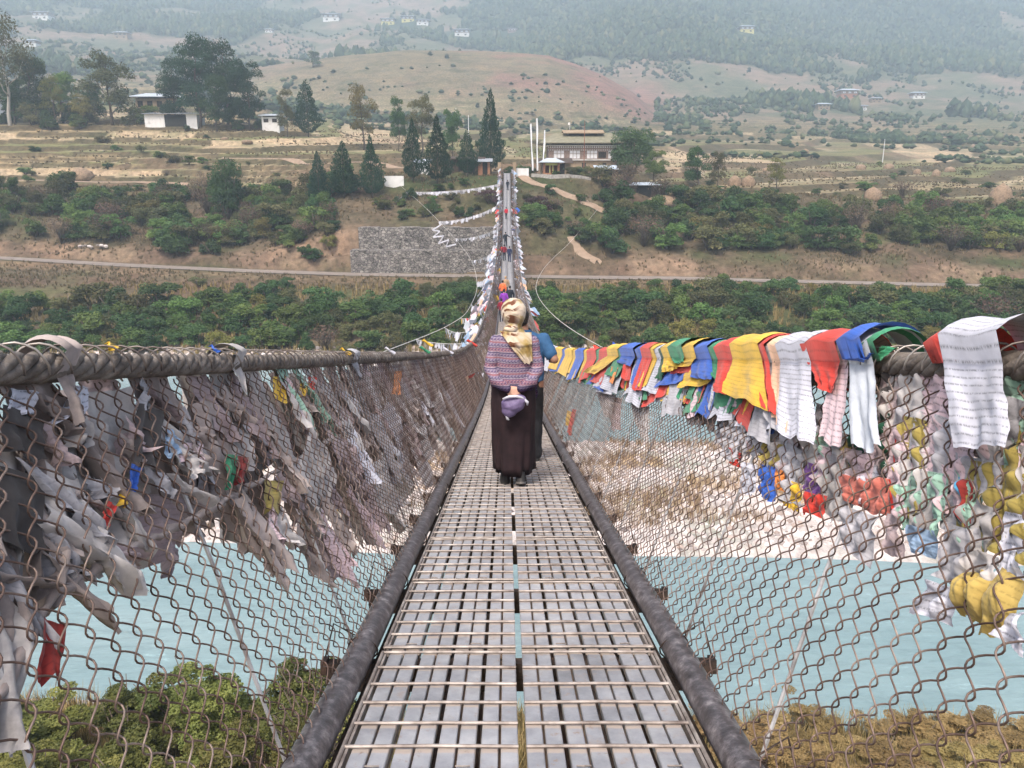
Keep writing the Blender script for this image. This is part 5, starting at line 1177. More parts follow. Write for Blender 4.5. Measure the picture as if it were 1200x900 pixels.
# cloth hanging outside the right net, pressed into the mesh
OUT = [ # colour, TL, TR, BL, BR px on the net, label
 ('dirty grey', (1048, 440), (1092, 425), (1040, 560), (1096, 575), 'long grey flag pressed against the outside of the net right of the plain flag'),
 ('pink', (1090, 425), (1120, 425), (1090, 560), (1128, 580), 'pale pink flag outside the net behind the large white one'),
 ('pale green', (1064, 545), (1096, 550), (1058, 610), (1086, 615), 'pale green lettered flag outside the net, left one of two'),
 ('pale green', (1098, 550), (1124, 555), (1090, 618), (1112, 628), 'pale green lettered flag outside the net, right one of two'),
 ('pale blue', (1070, 612), (1110, 622), (1068, 642), (1100, 648), 'pale blue hem of cloth below the two pale green flags'),
 ('red', (1052, 500), (1066, 505), (1046, 590), (1056, 600), 'narrow red cloth outside the net left of the pale green flags'),
 ('salmon', (990, 556), (1052, 560), (996, 585), (1046, 606), 'wide red band of cloth rolled outside the net'),
 ('dark green', (1002, 500), (1050, 480), (1000, 562), (1046, 562), 'dark green cloth in the gap between the plain grey flag and the net'),
 ('charcoal', (1036, 425), (1060, 415), (1026, 520), (1044, 530), 'black sheet painting the shade in the gap right of the plain grey flag'),  # black sheet added as the shade between the cloths
 ('pale green', (962, 505), (990, 520), (974, 560), (994, 570), 'pale green ragged flag below the pinkish lettered one'),
 ('grey', (996, 590), (1040, 605), (990, 636), (1024, 658), 'twisted grey cloth hanging under the red band'),
 ('dull pink', (1046, 598), (1062, 604), (1040, 642), (1062, 650), 'dull pink cloth end beside the twisted grey one'),
 ('dirty grey', (976, 520), (1000, 530), (966, 600), (996, 620), 'grey rag outside the net left of the red band'),
 ('olive', (1140, 535), (1168, 540), (1120, 620), (1156, 640), 'olive brown cloth outside the net under the large white flag'),
 ('olive', (1168, 540), (1215, 545), (1160, 640), (1215, 655), 'olive yellow cloth outside the net at the right edge'),
 ('grey', (1120, 610), (1150, 620), (1108, 672), (1140, 690), 'grey cloth between the olive and the yellow rolls'),
 ('dirty grey', (1146, 640), (1180, 650), (1140, 680), (1176, 690), 'dirty grey cloth above the yellow rolls'),
 ('mustard', (1136, 660), (1160, 670), (1116, 706), (1138, 716), 'left one of three mustard yellow rolls of cloth outside the net'),
 ('mustard', (1160, 664), (1184, 676), (1134, 716), (1156, 728), 'middle one of three mustard yellow rolls of cloth outside the net'),
 ('mustard', (1182, 660), (1212, 680), (1150, 730), (1180, 744), 'right one of three mustard yellow rolls of cloth outside the net'),
 ('white', (1192, 715), (1215, 715), (1176, 740), (1200, 764), 'white flag corner low at the right edge outside the net'),
 ('white', (1104, 680), (1134, 688), (1072, 712), (1120, 728), 'thin white printed flag blown out below the grey cloth'),
 ('cyan', (1132, 556), (1142, 560), (1134, 588), (1142, 592), 'small strip of blue cloth among the olive ones'),
 ('blue', (896, 542), (914, 546), (893, 580), (912, 584), 'blue cloth hanging low outside the net below the big yellow flag'),
 ('white', (876, 540), (894, 544), (870, 574), (886, 578), 'white torn cloth left of the low blue one'),
 ('red', (862, 524), (874, 530), (858, 542), (872, 546), 'small red cloth low outside the net'),
 ('orange', (914, 548), (926, 550), (912, 572), (924, 574), 'orange cloth right of the low blue one'),
 ('grey', (930, 515), (950, 530), (920, 580), (944, 590), 'grey rag below the long white lettered flag'),
 ('olive', (900, 515), (926, 520), (900, 552), (920, 556), 'olive rag under the grey strips'),
 ('purple', (950, 540), (974, 545), (944, 585), (968, 590), 'purple cloth low outside the net'),
 ('red', (950, 575), (978, 580), (944, 598), (970, 604), 'red cloth below the purple one'),
 ('yellow', (928, 560), (946, 566), (920, 590), (940, 596), 'yellow torn cloth beside the purple one'),
 ('dull pink', (846, 468), (868, 474), (848, 500), (862, 510), 'dull pink rag below the red flag'),
 ('grey', (860, 470), (886, 476), (862, 505), (880, 512), 'pale grey rag below the big yellow flag'),
 ('dirty grey', (800, 458), (824, 464), (806, 492), (818, 498), 'grey tatter below the blown yellow flag'),
 ('charcoal', (812, 448), (834, 450), (812, 490), (828, 494), 'dark rag hanging behind the grey tatter'),
 ('dusty brown', (826, 462), (844, 466), (826, 500), (838, 505), 'brown rag left of the dull pink one'),
 ('dirty grey', (700, 456), (724, 462), (706, 486), (716, 492), 'grey tatter below the broad white flag'),
 ('dull pink', (716, 462), (730, 466), (714, 500), (724, 504), 'dull pink tatter hanging long below the broad white flag'),
 ('dirty grey', (742, 470), (764, 476), (746, 500), (758, 515), 'ragged grey tatter below the middle of the right rail'),
 ('red', (672, 478), (677, 480), (665, 506), (670, 508), 'red strip of a small flag tied low on the net near the man'),
 ('yellow', (666, 480), (671, 482), (662, 496), (667, 498), 'yellow strip of a small flag tied low on the net near the man'),
 ('dark red', (1140, 560), (1152, 562), (1134, 610), (1146, 612), 'dark red strip between the olive cloths'),
]
for a, b2, c3, ys_, hh, rr2 in [(1040, 1225, 33, (432, 640), (70, 120), 31), (850, 1050, 24, (452, 560), (35, 70), 32)]:
    r4 = random.Random(rr2)
    for i in range(c3):
        x_ = a+(b2-a)*((i*.618) % 1.0); y_ = r4.uniform(*ys_); 
        if rr2 == 32: y_ = 440+(x_-850)*.25+r4.uniform(0, 60)
        w_ = r4.uniform(22, 44)*(1 if rr2 == 31 else .7); h_ = r4.uniform(*hh); dx = -r4.uniform(4, 22); c_ = r4.choice(['grey', 'dirty grey', 'dull pink', 'pink', 'dirty grey', 'pale green' if rr2 == 31 else 'olive', 'olive', 'grey', 'white'])
        if y_+h_ > 700-(1200-x_)*.55 and rr2 == 31: continue
        desc = ('high' if y_ < 500 else 'low')+(' near the right edge' if x_ > 1130 else ' below the blue cloth' if x_ > 1000 else ' below the round red flag' if x_ > 940 else ' below the big yellow flag')
        OUT.append((c_, (x_, y_), (x_+w_, y_+w_*.2), (x_+dx, y_+h_), (x_+dx+w_*.9, y_+h_+w_*.3), '%s layer of cloth pressed on the net %s' % (c_, desc)))
for i, (c_, tl, tr, bl, br, lb) in enumerate(OUT):
    q = [ray_net(1, *p, -.03) for p in (tl, tr, bl, br)]
    draped(c_, 1, q, -.016-.004*(i % 3), lb, 'cloths hanging outside the right net', nu=30, nv=44, wrap=False, seed=i+90, bulge=0 if 'rolls' in lb and c_ == 'mustard' else .022 if tl[0] > 850 else .0, curl=.04 if 'rolls' in lb and c_ == 'mustard' else 0, fold=.012, fray=.2, swing=-.02, name='hanging_cloth')
# faded rags outside the left net
rl_ = random.Random(9); D = 1.25; i = 0
kinds = ['dirty grey', 'dirty grey', 'grey', 'dull pink', 'dull pink', 'dusty brown', 'dirty grey', 'dirty grey', 'dusty brown']
side_desc = [(1.6, 'at the left edge'), (1.95, 'behind the first left rod'), (2.3, 'right of the first left rod'), (2.8, 'beside the tiny red flag'), (3.4, 'by the narrow green strip'), (4.2, 'right of the green strip'), (5.2, 'below the yellow flag on the left'), (6.5, 'right of the yellow left flag'), (9, 'level with the woman, left'), (30, 'beyond the woman, left')]
while D < 24:
    w_ = rl_.uniform(.10, .25)*(1+D*.05); c_ = rl_.choice(kinds if D > 2.3 else ['dusty brown', 'dull pink', 'dirty grey']); ln = rl_.uniform(.35, .80) if D > 2.9 else rl_.uniform(.25, .55) if D > 2.1 else rl_.uniform(.2, .42); sh = rl_.uniform(-.16, .10)
    if D > 9: ln = rl_.uniform(.6, .97)
    t0 = rl_.choice([1.0, 1.0, .96, .9]); t1 = t0-ln
    q = [(D+w_, t0), (D, t0), (D+w_+sh+rl_.uniform(-.04, .08), t1+rl_.uniform(-.08, .08)), (D+sh, t1+rl_.uniform(-.08, .08))]
    dsc = next(b2 for a, b2 in side_desc if D < a)
    draped(c_, -1, q, -.03-.035*(i % 4), '%s %s faded rag %s' % ('long' if ln > .62 else 'short' if ln < .4 else 'broad' if w_ > .2*(1+D*.05) else 'narrow', c_, dsc), 'faded rags of prayer flags outside the left net', nu=16, nv=30, wrap=False, seed=i+200, fold=.045, fray=.35, swing=rl_.uniform(-.12, 0), curl=-.03, name='cloth_rag')
    D += w_*rl_.uniform(.27, .52); i += 1
for i in range(95):   # small torn pieces tangled in the wires at every height
    D = 1.3*(8.5/1.3)**rl_.random(); t_ = rl_.uniform(.38 if D > 2.3 else .66, 1.0); w_ = rl_.uniform(.06, .17)*(.8+D*.1)*(1 if D > 2.3 else .6); ln = rl_.uniform(.10, .34)*(1 if D > 2.3 else .6); sh = rl_.uniform(-.10, .12); c_ = rl_.choice(['dirty grey', 'dusty brown', 'dull pink', 'grey', 'dusty brown', 'dirty grey', 'pale green', 'white', 'pink'] if i % 4 == 0 else ['dirty grey', 'dusty brown', 'dull pink', 'grey', 'dusty brown'])
    draped(c_, -1, [(D+w_, t_+rl_.uniform(-.05, .05)), (D, t_), (D+w_+sh, t_-ln), (D+sh+.01, t_-ln*rl_.uniform(.5, 1.1))], -.012-.008*(i % 4), '%s %s torn scrap, %s %s' % ('wide' if w_ > .14*(.8+D*.1) else 'long' if ln > .24 else 'small', c_, 'high up' if t_ > .85 else 'upper part' if t_ > .7 else 'middle' if t_ > .52 else 'low down', next(b2 for a, b2 in side_desc if D < a)), 'torn scraps tangled in the left net', nu=12, nv=14, wrap=False, seed=i+900, fold=.03, fray=.6, sag=rl_.uniform(0, .05), name='torn_scrap')
for i, (D, t_, w_, h_, c_) in enumerate([(3.0, .70, .7, .30, 'dirty grey'), (3.9, .75, .8, .35, 'dull pink'), (4.5, .50, 1.0, .30, 'dirty grey'), (5.2, .72, 1.0, .36, 'grey'), (6.1, .48, 1.2, .32, 'dirty grey'), (7.2, .66, 1.4, .4, 'dusty brown'), (8.6, .6, 1.6, .36, 'dirty grey'), (10.3, .6, 1.9, .42, 'dull pink')]):
    draped(c_, -1, [(D+w_, t_+.12), (D, t_-.04), (D+w_*.9, t_+.12-h_), (D+.05, t_-.04-h_*1.15)], -.022-.012*(i % 3), '%s swag of cloth draped sideways %s' % (c_, next(b2 for a, b2 in side_desc if D < a)), 'swags of old cloth outside the left net', nu=24, nv=20, wrap=False, seed=i+300, fold=.05, fray=.5, sag=.10, swing=-.03, name='cloth_swag')
for i, (c_, tl, tr, bl, br, lb) in enumerate([('dirty grey', (-40, 500), (30, 520), (-30, 850), (22, 870), 'long grey drape hanging down to the bushes at the left edge'), ('dusty brown', (20, 480), (78, 500), (30, 690), (70, 720), 'brown drape between the left edge and the first rod'), ('dirty grey', (70, 470), (135, 490), (78, 640), (150, 655), 'broad grey drape right behind the first left rod'), ('dull pink', (140, 560), (230, 570), (150, 650), (215, 660), 'dull pink drape below the tiny blue flag')]):
    q = [ray_net(-1, *p, -.05) for p in (tl, tr, bl, br)]
    draped(c_, -1, q, -.05-.015*i, lb, 'long drapes behind the near left net', nu=22, nv=34, wrap=False, seed=i+1200, fold=.05, fray=.15, name='cloth_drape')
LEFT = [('blue', (150, 541), (165, 546), (143, 572), (154, 576), 'small bright blue flag tied outside the left net'), ('yellow', (140, 572), (150, 574), (136, 590), (146, 592), 'tiny yellow flag below the bright blue one'),
 ('red', (124, 584), (134, 590), (108, 612), (120, 618), 'tiny red flag left of the small yellow one'), ('dark red', (46, 720), (72, 730), (40, 790), (66, 800), 'dark red cloth low at the far left outside the net'),
 ('yellow', (318, 440), (334, 440), (318, 468), (334, 472), 'yellow flag behind the left net just under the rail'), ('red', (360, 440), (369, 440), (358, 452), (366, 456), 'little red and white flag just under the left rail'),
 ('green', (262, 530), (276, 532), (262, 566), (272, 568), 'narrow dark green strip outside the left net'), ('dark red', (276, 532), (290, 534), (274, 562), (286, 564), 'dark red strip beside the narrow green one'),
 ('pink', (206, 516), (236, 518), (206, 540), (232, 546), 'pale pink cloth outside the left net in its middle'), ('pale blue', (192, 500), (210, 502), (190, 530), (206, 534), 'pale blue cloth outside the left net beside the pink one'),
 ('white', (8, 452), (44, 456), (6, 480), (36, 486), 'bright white cloth knotted under the rail at the far left'), ('white', (82, 448), (100, 452), (60, 492), (96, 486), 'white knotted rag under the near left rail'),
 ('charcoal', (-10, 540), (50, 560), (-10, 640), (48, 650), 'black rag at the left edge'), ('charcoal', (0, 470), (48, 490), (0, 530), (50, 540), 'dark rag under the knotted white one'), ('charcoal', (160, 470), (190, 480), (150, 540), (180, 560), 'dark rag in the gap of the left net'),
 ('orange', (462, 434), (470, 434), (460, 462), (467, 464), 'small orange flag under the left rail before the woman'), ('yellow', (350, 448), (362, 448), (348, 462), (358, 464), 'mustard scrap beside the little red and white flag'), ('olive', (308, 560), (330, 562), (308, 600), (326, 606), 'olive scrap low on the left net')]
for i, (c_, tl, tr, bl, br, lb) in enumerate(LEFT):
    q = [ray_net(-1, *p, -.02) for p in (tl, tr, bl, br)]
    draped(c_, -1, q, -.015, lb, 'scraps of cloth tied to the left net', nu=12, nv=16, wrap=False, seed=i+400, fold=.012, fray=.3, name='cloth_scrap')
# rag tied round the near left rail
for c_, a, w_, lb in [('dusty brown', railD(-1, 62), .07, 'grey cloth strap knotted round the near left rail'), ('dirty grey', railD(-1, 268), .10, 'pale rag wrapped round the left rail beside the blue scrap'), ('grey', railD(-1, 410), .2, 'pale grey rag wrapped round the left rail further on')]:
    draped(c_, -1, [(a+w_*.5, 1), (a-w_*.5, 1), (a+w_*.2-.05, .90), (a-w_*.1-.05, .88)], .012, lb, 'rags wrapped round the left rail', nu=8, nv=10, seed=int(a*100), fold=.012, outd=.15, name='tied_rag', fray=.2)
# twisted cloth rope along the outside of the left net
for i, (P, lb) in enumerate([([(-40, 880), (60, 690), (150, 640), (232, 600), (330, 545), (420, 495)], 'thick twisted rope of grey flags running up along the outside of the left net'), ([(10, 575), (60, 560), (110, 585), (150, 600), (180, 590)], 'thin grey rope of cloth hanging in a curve behind the near left net')]):
    pts = []
    for (a, b2), (c_, d) in zip(P, P[1:]):
        for k in range(14):
            f_ = k/14; Dn, tn = ray_net(-1, a+(c_-a)*f_, b2+(d-b2)*f_, -.03); pts.append(tuple(netpt(-1, Dn, tn, -.03)+np.array([0, 0, .006*math.sin(k*1.7)])))
    r0 = .010 if i == 0 else .007; mbb = MB().tube(pts, [r0*(1+.25*math.sin(k*.9)+.15*math.sin(k*2.3)) for k in range(len(pts))], 9)
    o = mbb.build('cloth_rope', FM['dusty brown'], None, True); tag(o, lb, 'rope')
# far along: clusters of small flags on both rails, each its own
def smallflag_mesh(col, v):
    rs = np.random.RandomState(v); n, m_ = 3, 5; V = []; uvs = []
    for j in range(m_+1):
        for i in range(n+1):
            a, b2 = i/n, j/m_; V.append((.05*math.sin(b2*3+v)*b2+.04*math.sin(a*4+v)*b2, (a-.5)*(1+.1*rs.randn()*b2), -b2*(1+.08*rs.randn()))); uvs.append((a*.2, b2*.3+1))
    F = [(j*(n+1)+i, j*(n+1)+i+1, (j+1)*(n+1)+i+1, (j+1)*(n+1)+i) for j in range(m_) for i in range(n)]
    return npmesh('prayer_flag', V, F, FM[col], True, uv=uvs)
SF = {c_: [smallflag_mesh(c_, v) for v in range(2)] for c_ in ('white', 'grey', 'red', 'yellow', 'blue', 'green', 'pink', 'pale blue', 'peach', 'plain')}
def farflags(s, D0, D1, n, wts, seed, lab, grp, outw):
    r3 = random.Random(seed); ks = list(wts)
    for i in range(n):
        f_ = (i+r3.random())/n; D = D0*(D1/D0)**f_; c_ = r3.choices(ks, [wts[k] for k in ks])[0]
        t_ = r3.random()**1.5; p = netpt(s, D, 1.02-t_*.75, -.04-outw*r3.random()*(1-.4*t_)); o = link('prayer_flag', SF[c_][i % 2]); o.location = p
        z_ = r3.uniform(.22, .40)*(1+D/170); o.scale = (z_, z_*r3.uniform(.8, 1.7), z_*r3.uniform(.7, 1.1)); o.rotation_euler = (r3.uniform(-.5, .5), s*-r3.uniform(.1, .9), r3.uniform(-.7, .7))
        tag(o, '%s prayer flag %s' % (('pale' if c_ == 'plain' else c_), lab(D)), 'prayer flag', grp)
def labL(D): return 'heaped on the left rail ' + ('just beyond the woman' if D < 27 else 'before the purple walker' if D < 52 else 'mid span')
def labR(D): return 'on the right rail ' + ('just beyond the man in blue' if D < 52 else 'mid span')
farflags(-1, 16, 30, 55, {'white': 4, 'red': .8, 'pale blue': 1, 'pink': 2, 'yellow': .4, 'blue': .5, 'peach': .8, 'plain': 1.5}, 1, labL, 'flags drifting along the left rail', .45)
WL = {'white': 6, 'pink': 1.6, 'plain': 2, 'pale blue': .7, 'red': .25, 'peach': .5, 'blue': .2, 'yellow': .15}; WR = {'white': 3, 'pink': 1.2, 'plain': 1.5, 'red': .9, 'yellow': .6, 'pale blue': 1, 'blue': .6}
farflags(-1, 29, 52, 75, WL, 2, labL, 'flags drifting along the left rail', .85); farflags(1, 22, 52, 40, WR, 3, labR, 'flags along the far right rail', .18)
def flagstuff(name, label, specs, seed):
    rs = np.random.RandomState(seed); mats = ['white', 'pink', 'plain', 'pale blue', 'red', 'peach', 'blue', 'yellow']; V = []; F = []; mi = []
    for s, D0, D1, n, outw in specs:
        for i in range(n):
            D = D0*(D1/D0)**((i+rs.rand())/n); t_ = rs.rand()**1.3; p = Vector(netpt(s, D, 1.03-t_*.85, -.04-outw*rs.rand()*(1-.4*t_))); z_ = rs.uniform(.24, .42)*(1+D/170)
            Rm = Matrix.Rotation(rs.uniform(-.8, .8), 3, 'Z') @ Matrix.Rotation(-s*rs.uniform(.1, 1.0), 3, 'Y') @ Matrix.Rotation(rs.uniform(-.5, .5), 3, 'X'); n0 = len(V)
            for a, b2, c_ in ((-.5, 0, 0), (.5, 0, 0), (.55, -.5, .10), (-.45, -.5, .06), (.5, -1, .16), (-.5, -.95, .02)): V.append(p+Rm @ Vector((c_*z_, a*z_*1.2, b2*z_)))
            F += [(n0, n0+1, n0+2, n0+3), (n0+3, n0+2, n0+4, n0+5)]; k = rs.choice(8, p=np.array([6, 1.5, 2, .7, .25, .5, .2, .15])/11.3); mi += [k, k]
    me = npmesh(name, V, F)
    for k in mats: me.materials.append(FM[k])
    me.polygons.foreach_set('material_index', mi); return tag(link(name, me), label, 'prayer flags', kind='stuff')
flagstuff('prayer_flags_beyond', 'small pale prayer flags massed along both rails of the far half of the bridge', [(-1, 50, 85, 260, .9), (-1, 80, 149, 240, .35), (1, 50, 149, 260, .15)], 4)
# strings of small white flags between the stay cable and the bridge
def string(name, label, A, B, sag, n, cols=('white', 'grey'), size=.35, seed=0, wind=0, out=None):
    A, B = Vector(A), Vector(B); rs = random.Random(seed); root = thing(name, label, 'flag string', A, 0, 'strings of prayer flags strung from the bridge to the left bank'); pts = []
    for k in range(25): f_ = k/24; p = A.lerp(B, f_); p.z -= sag*4*f_*(1-f_); pts.append(p-A)
    MB().tube(pts, .016, 4).build('rope', M['pale_rope'], root)
    d = (B-A); yaw = math.atan2(d.y, d.x)-PI/2
    for k in range(n):
        f_ = (k+.5)/n; i_ = int(f_*24); p = pts[i_].lerp(pts[i_+1], f_*24-i_); c_ = rs.choice(cols); o = link('flag', SF[c_][k % 2], root); o.location = p
        z_ = size*rs.uniform(.7, 1.2); o.scale = (z_, z_, z_*rs.uniform(.7, 1.4)); o.rotation_euler = (rs.uniform(-.2, .2)+wind, rs.uniform(-.5, .5), yaw+rs.uniform(-.4, .4))
    return root
def onrail(D): return tuple(netpt(-1, D, .95, -.05))
def near(Q, D): return min(Q, key=lambda p: abs(p.y-D))
string('flag_string', 'highest flag string, from the far left slope to the bridge below the cypresses', near(GL, 146), onrail(138), .5, 60, seed=1, size=.45)
string('flag_string', 'flag string hanging in the far slope left of the highest one', at(436, 243, 143), near(GL, 146), .8, 24, seed=2, size=.4)
string('flag_string', 'flag string above the top of the stone wall, joining cable and bridge', near(GL, 131), onrail(122), .6, 44, seed=3, size=.45)
string('flag_string', 'flag string in front of the stone wall, just over its lower tier', near(GL, 121), onrail(104), .4, 40, seed=4, size=.4)
string('flag_string', 'flag string level with the foot of the stone wall', near(GL, 104), onrail(88), .3, 24, seed=5, size=.4)
string('flag_string', 'flag string hanging in loose clumps beside the road line', near(GL, 84), onrail(76), .5, 22, seed=6, size=.55)
string('flag_string', 'flag string with drooping clumps left of the purple walker', near(GL, 66), onrail(56), .6, 26, seed=7, size=.45)
string('flag_string', 'flag string with a red and a yellow flag below the drooping clumps', near(GL, 56), onrail(45), .3, 24, ('white', 'grey', 'white', 'red', 'yellow'), seed=8, size=.34)
string('flag_string', 'flag string with long white tails half way along the near cable', near(GL, 48), onrail(34), .35, 26, seed=9, size=.32)
string('flag_string', 'lowest flag string, stretched just above the left rail', near(GL, 40), onrail(25), .1, 26, seed=10, size=.26)
# zigzag streamer tangled on the left stay cable
c0 = near(GL, 130); zz = [(0, 0, 0), (-1.4, .3, -.8), (-.2, .2, -1.0), (-1.3, 0, -1.9), (.4, 0, -1.7), (-.5, .1, -2.9), (1.2, 0, -2.3), (.7, 0, -3.4), (2.3, 0, -3.0)]
zm = MB()
for a, b2 in zip(zz, zz[1:]):
    a, b2 = Vector(a), Vector(b2); n_ = Vector((0, .05, .22)); zm.add([a, b2, b2-n_, a-n_, a+Vector((0, .03, 0)), b2+Vector((0, .03, 0)), b2-n_+Vector((0, .03, 0)), a-n_+Vector((0, .03, 0))], [(0, 1, 2, 3), (7, 6, 5, 4), (0, 4, 5, 1), (3, 2, 6, 7)])
o = zm.build('streamer', FM['white']); o.location = c0+Vector((0, 0, -.1)); tag(o, 'white streamer tangled in zigzags on the left stay cable before the stone wall', 'streamer')
# bright cloth ends above the left rail
for c_, px, py, D, lb in [('yellow', 500, 404, 17, 'long yellow flag blown up above the left rail'), ('green', 497, 412, 17.5, 'pale green flag bundle on the left rail beside the yellow one'), ('white', 524, 413, 20, 'white bundle on the left rail'), ('white', 456, 413, 10, 'white cloth lying along the left rail'), ('red', 552, 404, 27, 'pale red flag bundle on the left rail near the woman'), ('yellow', 404, 414, 7.5, 'small yellow bundle on the left rail'), ('blue', 250, 411, 3.2, 'small blue scrap tied on top of the left rail'), ('yellow', 128, 408, 2.3, 'tiny yellow scrap tied on top of the left rail')]:
    p = at(px, py, railD(-1, px)); s_ = .0065*railD(-1, px)
    V = []; F = []
    for k in range(7):
        f_ = k/6; V += [(p.x-s_*(1-f_*1.9), p.y+.02*math.sin(k), p.z+s_*(.75-f_*1.2)), (p.x-s_*(.55-f_*1.9), p.y+.02*math.cos(k*1.3), p.z+s_*(1.1-f_*1.2)), (p.x-s_*(.75-f_*1.9), p.y+.03, p.z+s_*(.8-f_*1.2))]
        if k: a = 3*k; F += [(a-3, a-2, a+1, a), (a-2, a-1, a+2, a+1), (a-1, a-3, a, a+2)]
    tag(link('cloth_scrap', npmesh('cloth_scrap', V, F, FM[c_], True, uv=[(0, 0)]*len(V))), lb, 'cloth scrap')
# ------------------------------------------------------------------ people
def fuse(mb, name, mat, voxel, parent=None, smooth=8, disp=None):
    """join overlapping lofts into one continuous skin"""
    me = mb.mesh(name+'_raw'); o = bpy.data.objects.new(name+'_raw', me); C.objects.link(o)
    a = o.modifiers.new('r', 'REMESH'); a.mode = 'VOXEL'; a.voxel_size = voxel
    if smooth: s_ = o.modifiers.new('s', 'SMOOTH'); s_.iterations = smooth; s_.factor = .5
    bpy.context.view_layer.update(); dg = bpy.context.evaluated_depsgraph_get(); m2 = bpy.data.meshes.new_from_object(o.evaluated_get(dg), depsgraph=dg)
    bpy.data.objects.remove(o); m2.name = name; m2.materials.clear(); m2.materials.append(mat)
    if disp:
        n = len(m2.vertices); co = np.empty(n*3, np.float32); m2.vertices.foreach_get('co', co); no = np.empty(n*3, np.float32); m2.vertices.foreach_get('normal', no)
        co = co.reshape(-1, 3); no = no.reshape(-1, 3); co = co+no*disp(co)[:, None]; m2.vertices.foreach_set('co', co.ravel().astype(np.float32)); m2.update()
    m2.polygons.foreach_set('use_smooth', [True]*len(m2.polygons))
    o = link(name, m2, parent); return o
def limb(mb, pts, rads, n=12):
    """rounded tapering limb"""
    P = [Vector(p) for p in pts]; Q = []; Rr = []
    for i in range(len(P)-1):
        for k in range(5): f_ = k/5; Q.append(P[i].lerp(P[i+1], f_)); Rr.append(rads[i]*(1-f_)+rads[i+1]*f_)
    Q.append(P[-1]); Rr.append(rads[-1]); mb.tube(Q, Rr, n); mb.ball(P[0], rads[0], n, 8); mb.ball(P[-1], rads[-1], n, 8)
    for i in range(1, len(P)-1): mb.ball(P[i], rads[i]*1.0, n, 8)
def hand(mb, w, d, up, size=1.0, curl=.5, side=1):
    """palm, four unequal bent fingers and a thumb; w wrist point, d pointing direction, up = back of the hand"""
    w, d, up = Vector(w), Vector(d).normalized(), Vector(up).normalized(); s_ = d.cross(up).normalized()*side
    c_ = w+d*.045*size
    for k in range(5): a = c_+d*.02*size+s_*(k-2)*.016*size; mb.tube([w+s_*(k-2)*.010*size, a, c_+d*.045*size+s_*(k-2)*.018*size], [.014*size, .015*size, .0125*size], 8)
    for k, L in enumerate((.068, .076, .070, .054)):
        b0 = c_+d*.040*size+s_*(k-1.5)*.021*size; d1 = (d+s_*(k-1.5)*.06).normalized(); a1, a2 = curl*.6, curl*1.4
        p1 = b0+(d1*math.cos(a1)-up*math.sin(a1))*L*.5*size; p2 = p1+(d1*math.cos(a1+a2)-up*math.sin(a1+a2))*L*.33*size; p3 = p2+(d1*math.cos(a1+2*a2)-up*math.sin(a1+2*a2))*L*.25*size
        limb(mb, [b0, p1, p2, p3], [.0098*size, .0090*size, .0082*size, .0070*size], 8)
    t0 = w+d*.018*size-s_*.026*size; t1 = t0+(d*.6-s_*.75-up*.2).normalized()*.034*size; t2 = t1+(d*.9-s_*.2-up*.4).normalized()*.028*size
    limb(mb, [t0, t1, t2], [.0125*size, .0105*size, .0085*size], 8)
def head(mb, c, r=.095, yaw=0.):
    cx, cy, cz = c; Rm = Matrix.Rotation(yaw, 3, 'Z')
    def P(x, y, z): v = Rm @ Vector((x, y, z)); return (cx+v.x, cy+v.y, cz+v.z)
    k = r/.095
    mb.ball(c, (.076*k, .094*k, .100*k), 18, 12); mb.ball(P(0, .030*k, -.055*k), (.055*k, .058*k, .062*k), 14, 9)      # skull, jaw (face towards +y)
    limb(mb, [P(0, .086*k, .012*k), P(0, .112*k, -.018*k)], [.010*k, .0145*k], 8)                                    # nose
    mb.ball(P(0, .083*k, -.050*k), (.026*k, .012*k, .010*k), 10, 6); mb.ball(P(0, .076*k, -.085*k), (.022*k, .018*k, .016*k), 10, 6)
    for s in (-1, 1): mb.ball(P(s*.078*k, -.002*k, -.008*k), (.010*k, .020*k, .031*k), 8, 8); mb.ball(P(s*.030*k, .083*k, .020*k), (.016*k, .010*k, .010*k), 8, 6)
def eyes(parent, c, r, mat):
    k = r/.095; m_ = MB()
    for s in (-1, 1): m_.ball((c[0]+s*.030*k, c[1]+.091*k, c[2]+.012*k), (.011*k, .006*k, .007*k), 8, 6)
    m_.build('eyes', mat, parent, True)
M['skin'] = noisy('skin', [(.3, (.42, .24, .17)), (.7, (.55, .34, .25))], 6, rough=.55)
M['skin_brown'] = noisy('skin_brown', [(.3, (.22, .11, .07)), (.7, (.32, .17, .11))], 6, rough=.55)
M['hair'] = noisy('black_hair', [(.3, (.006, .005, .005)), (.7, (.022, .018, .016))], 60, rough=.6, bump=.5, bscale=120, dist=.004)
M['shoe'] = noisy('dark_shoe', [(.3, (.012, .012, .013)), (.7, (.035, .033, .033))], 12, rough=.6)
M['sole'] = noisy('grey_sole', [(.3, (.16, .15, .14)), (.7, (.30, .28, .26))], 12, rough=.8)
M['brown_cloth'] = noisy('brown_skirt', [(.3, (.013, .007, .009)), (.7, (.034, .018, .021))], 9, rough=.85, bump=.4, bscale=160, dist=.002)
M['black_cloth'] = noisy('black_cloth', [(.3, (.008, .008, .010)), (.7, (.020, .020, .024))], 12, rough=.85, bump=.2)
M['polo_blue'] = noisy('blue_jersey', [(.3, (.022, .068, .15)), (.7, (.036, .105, .22))], 10, rough=.85, bump=.3, bscale=200, dist=.001)
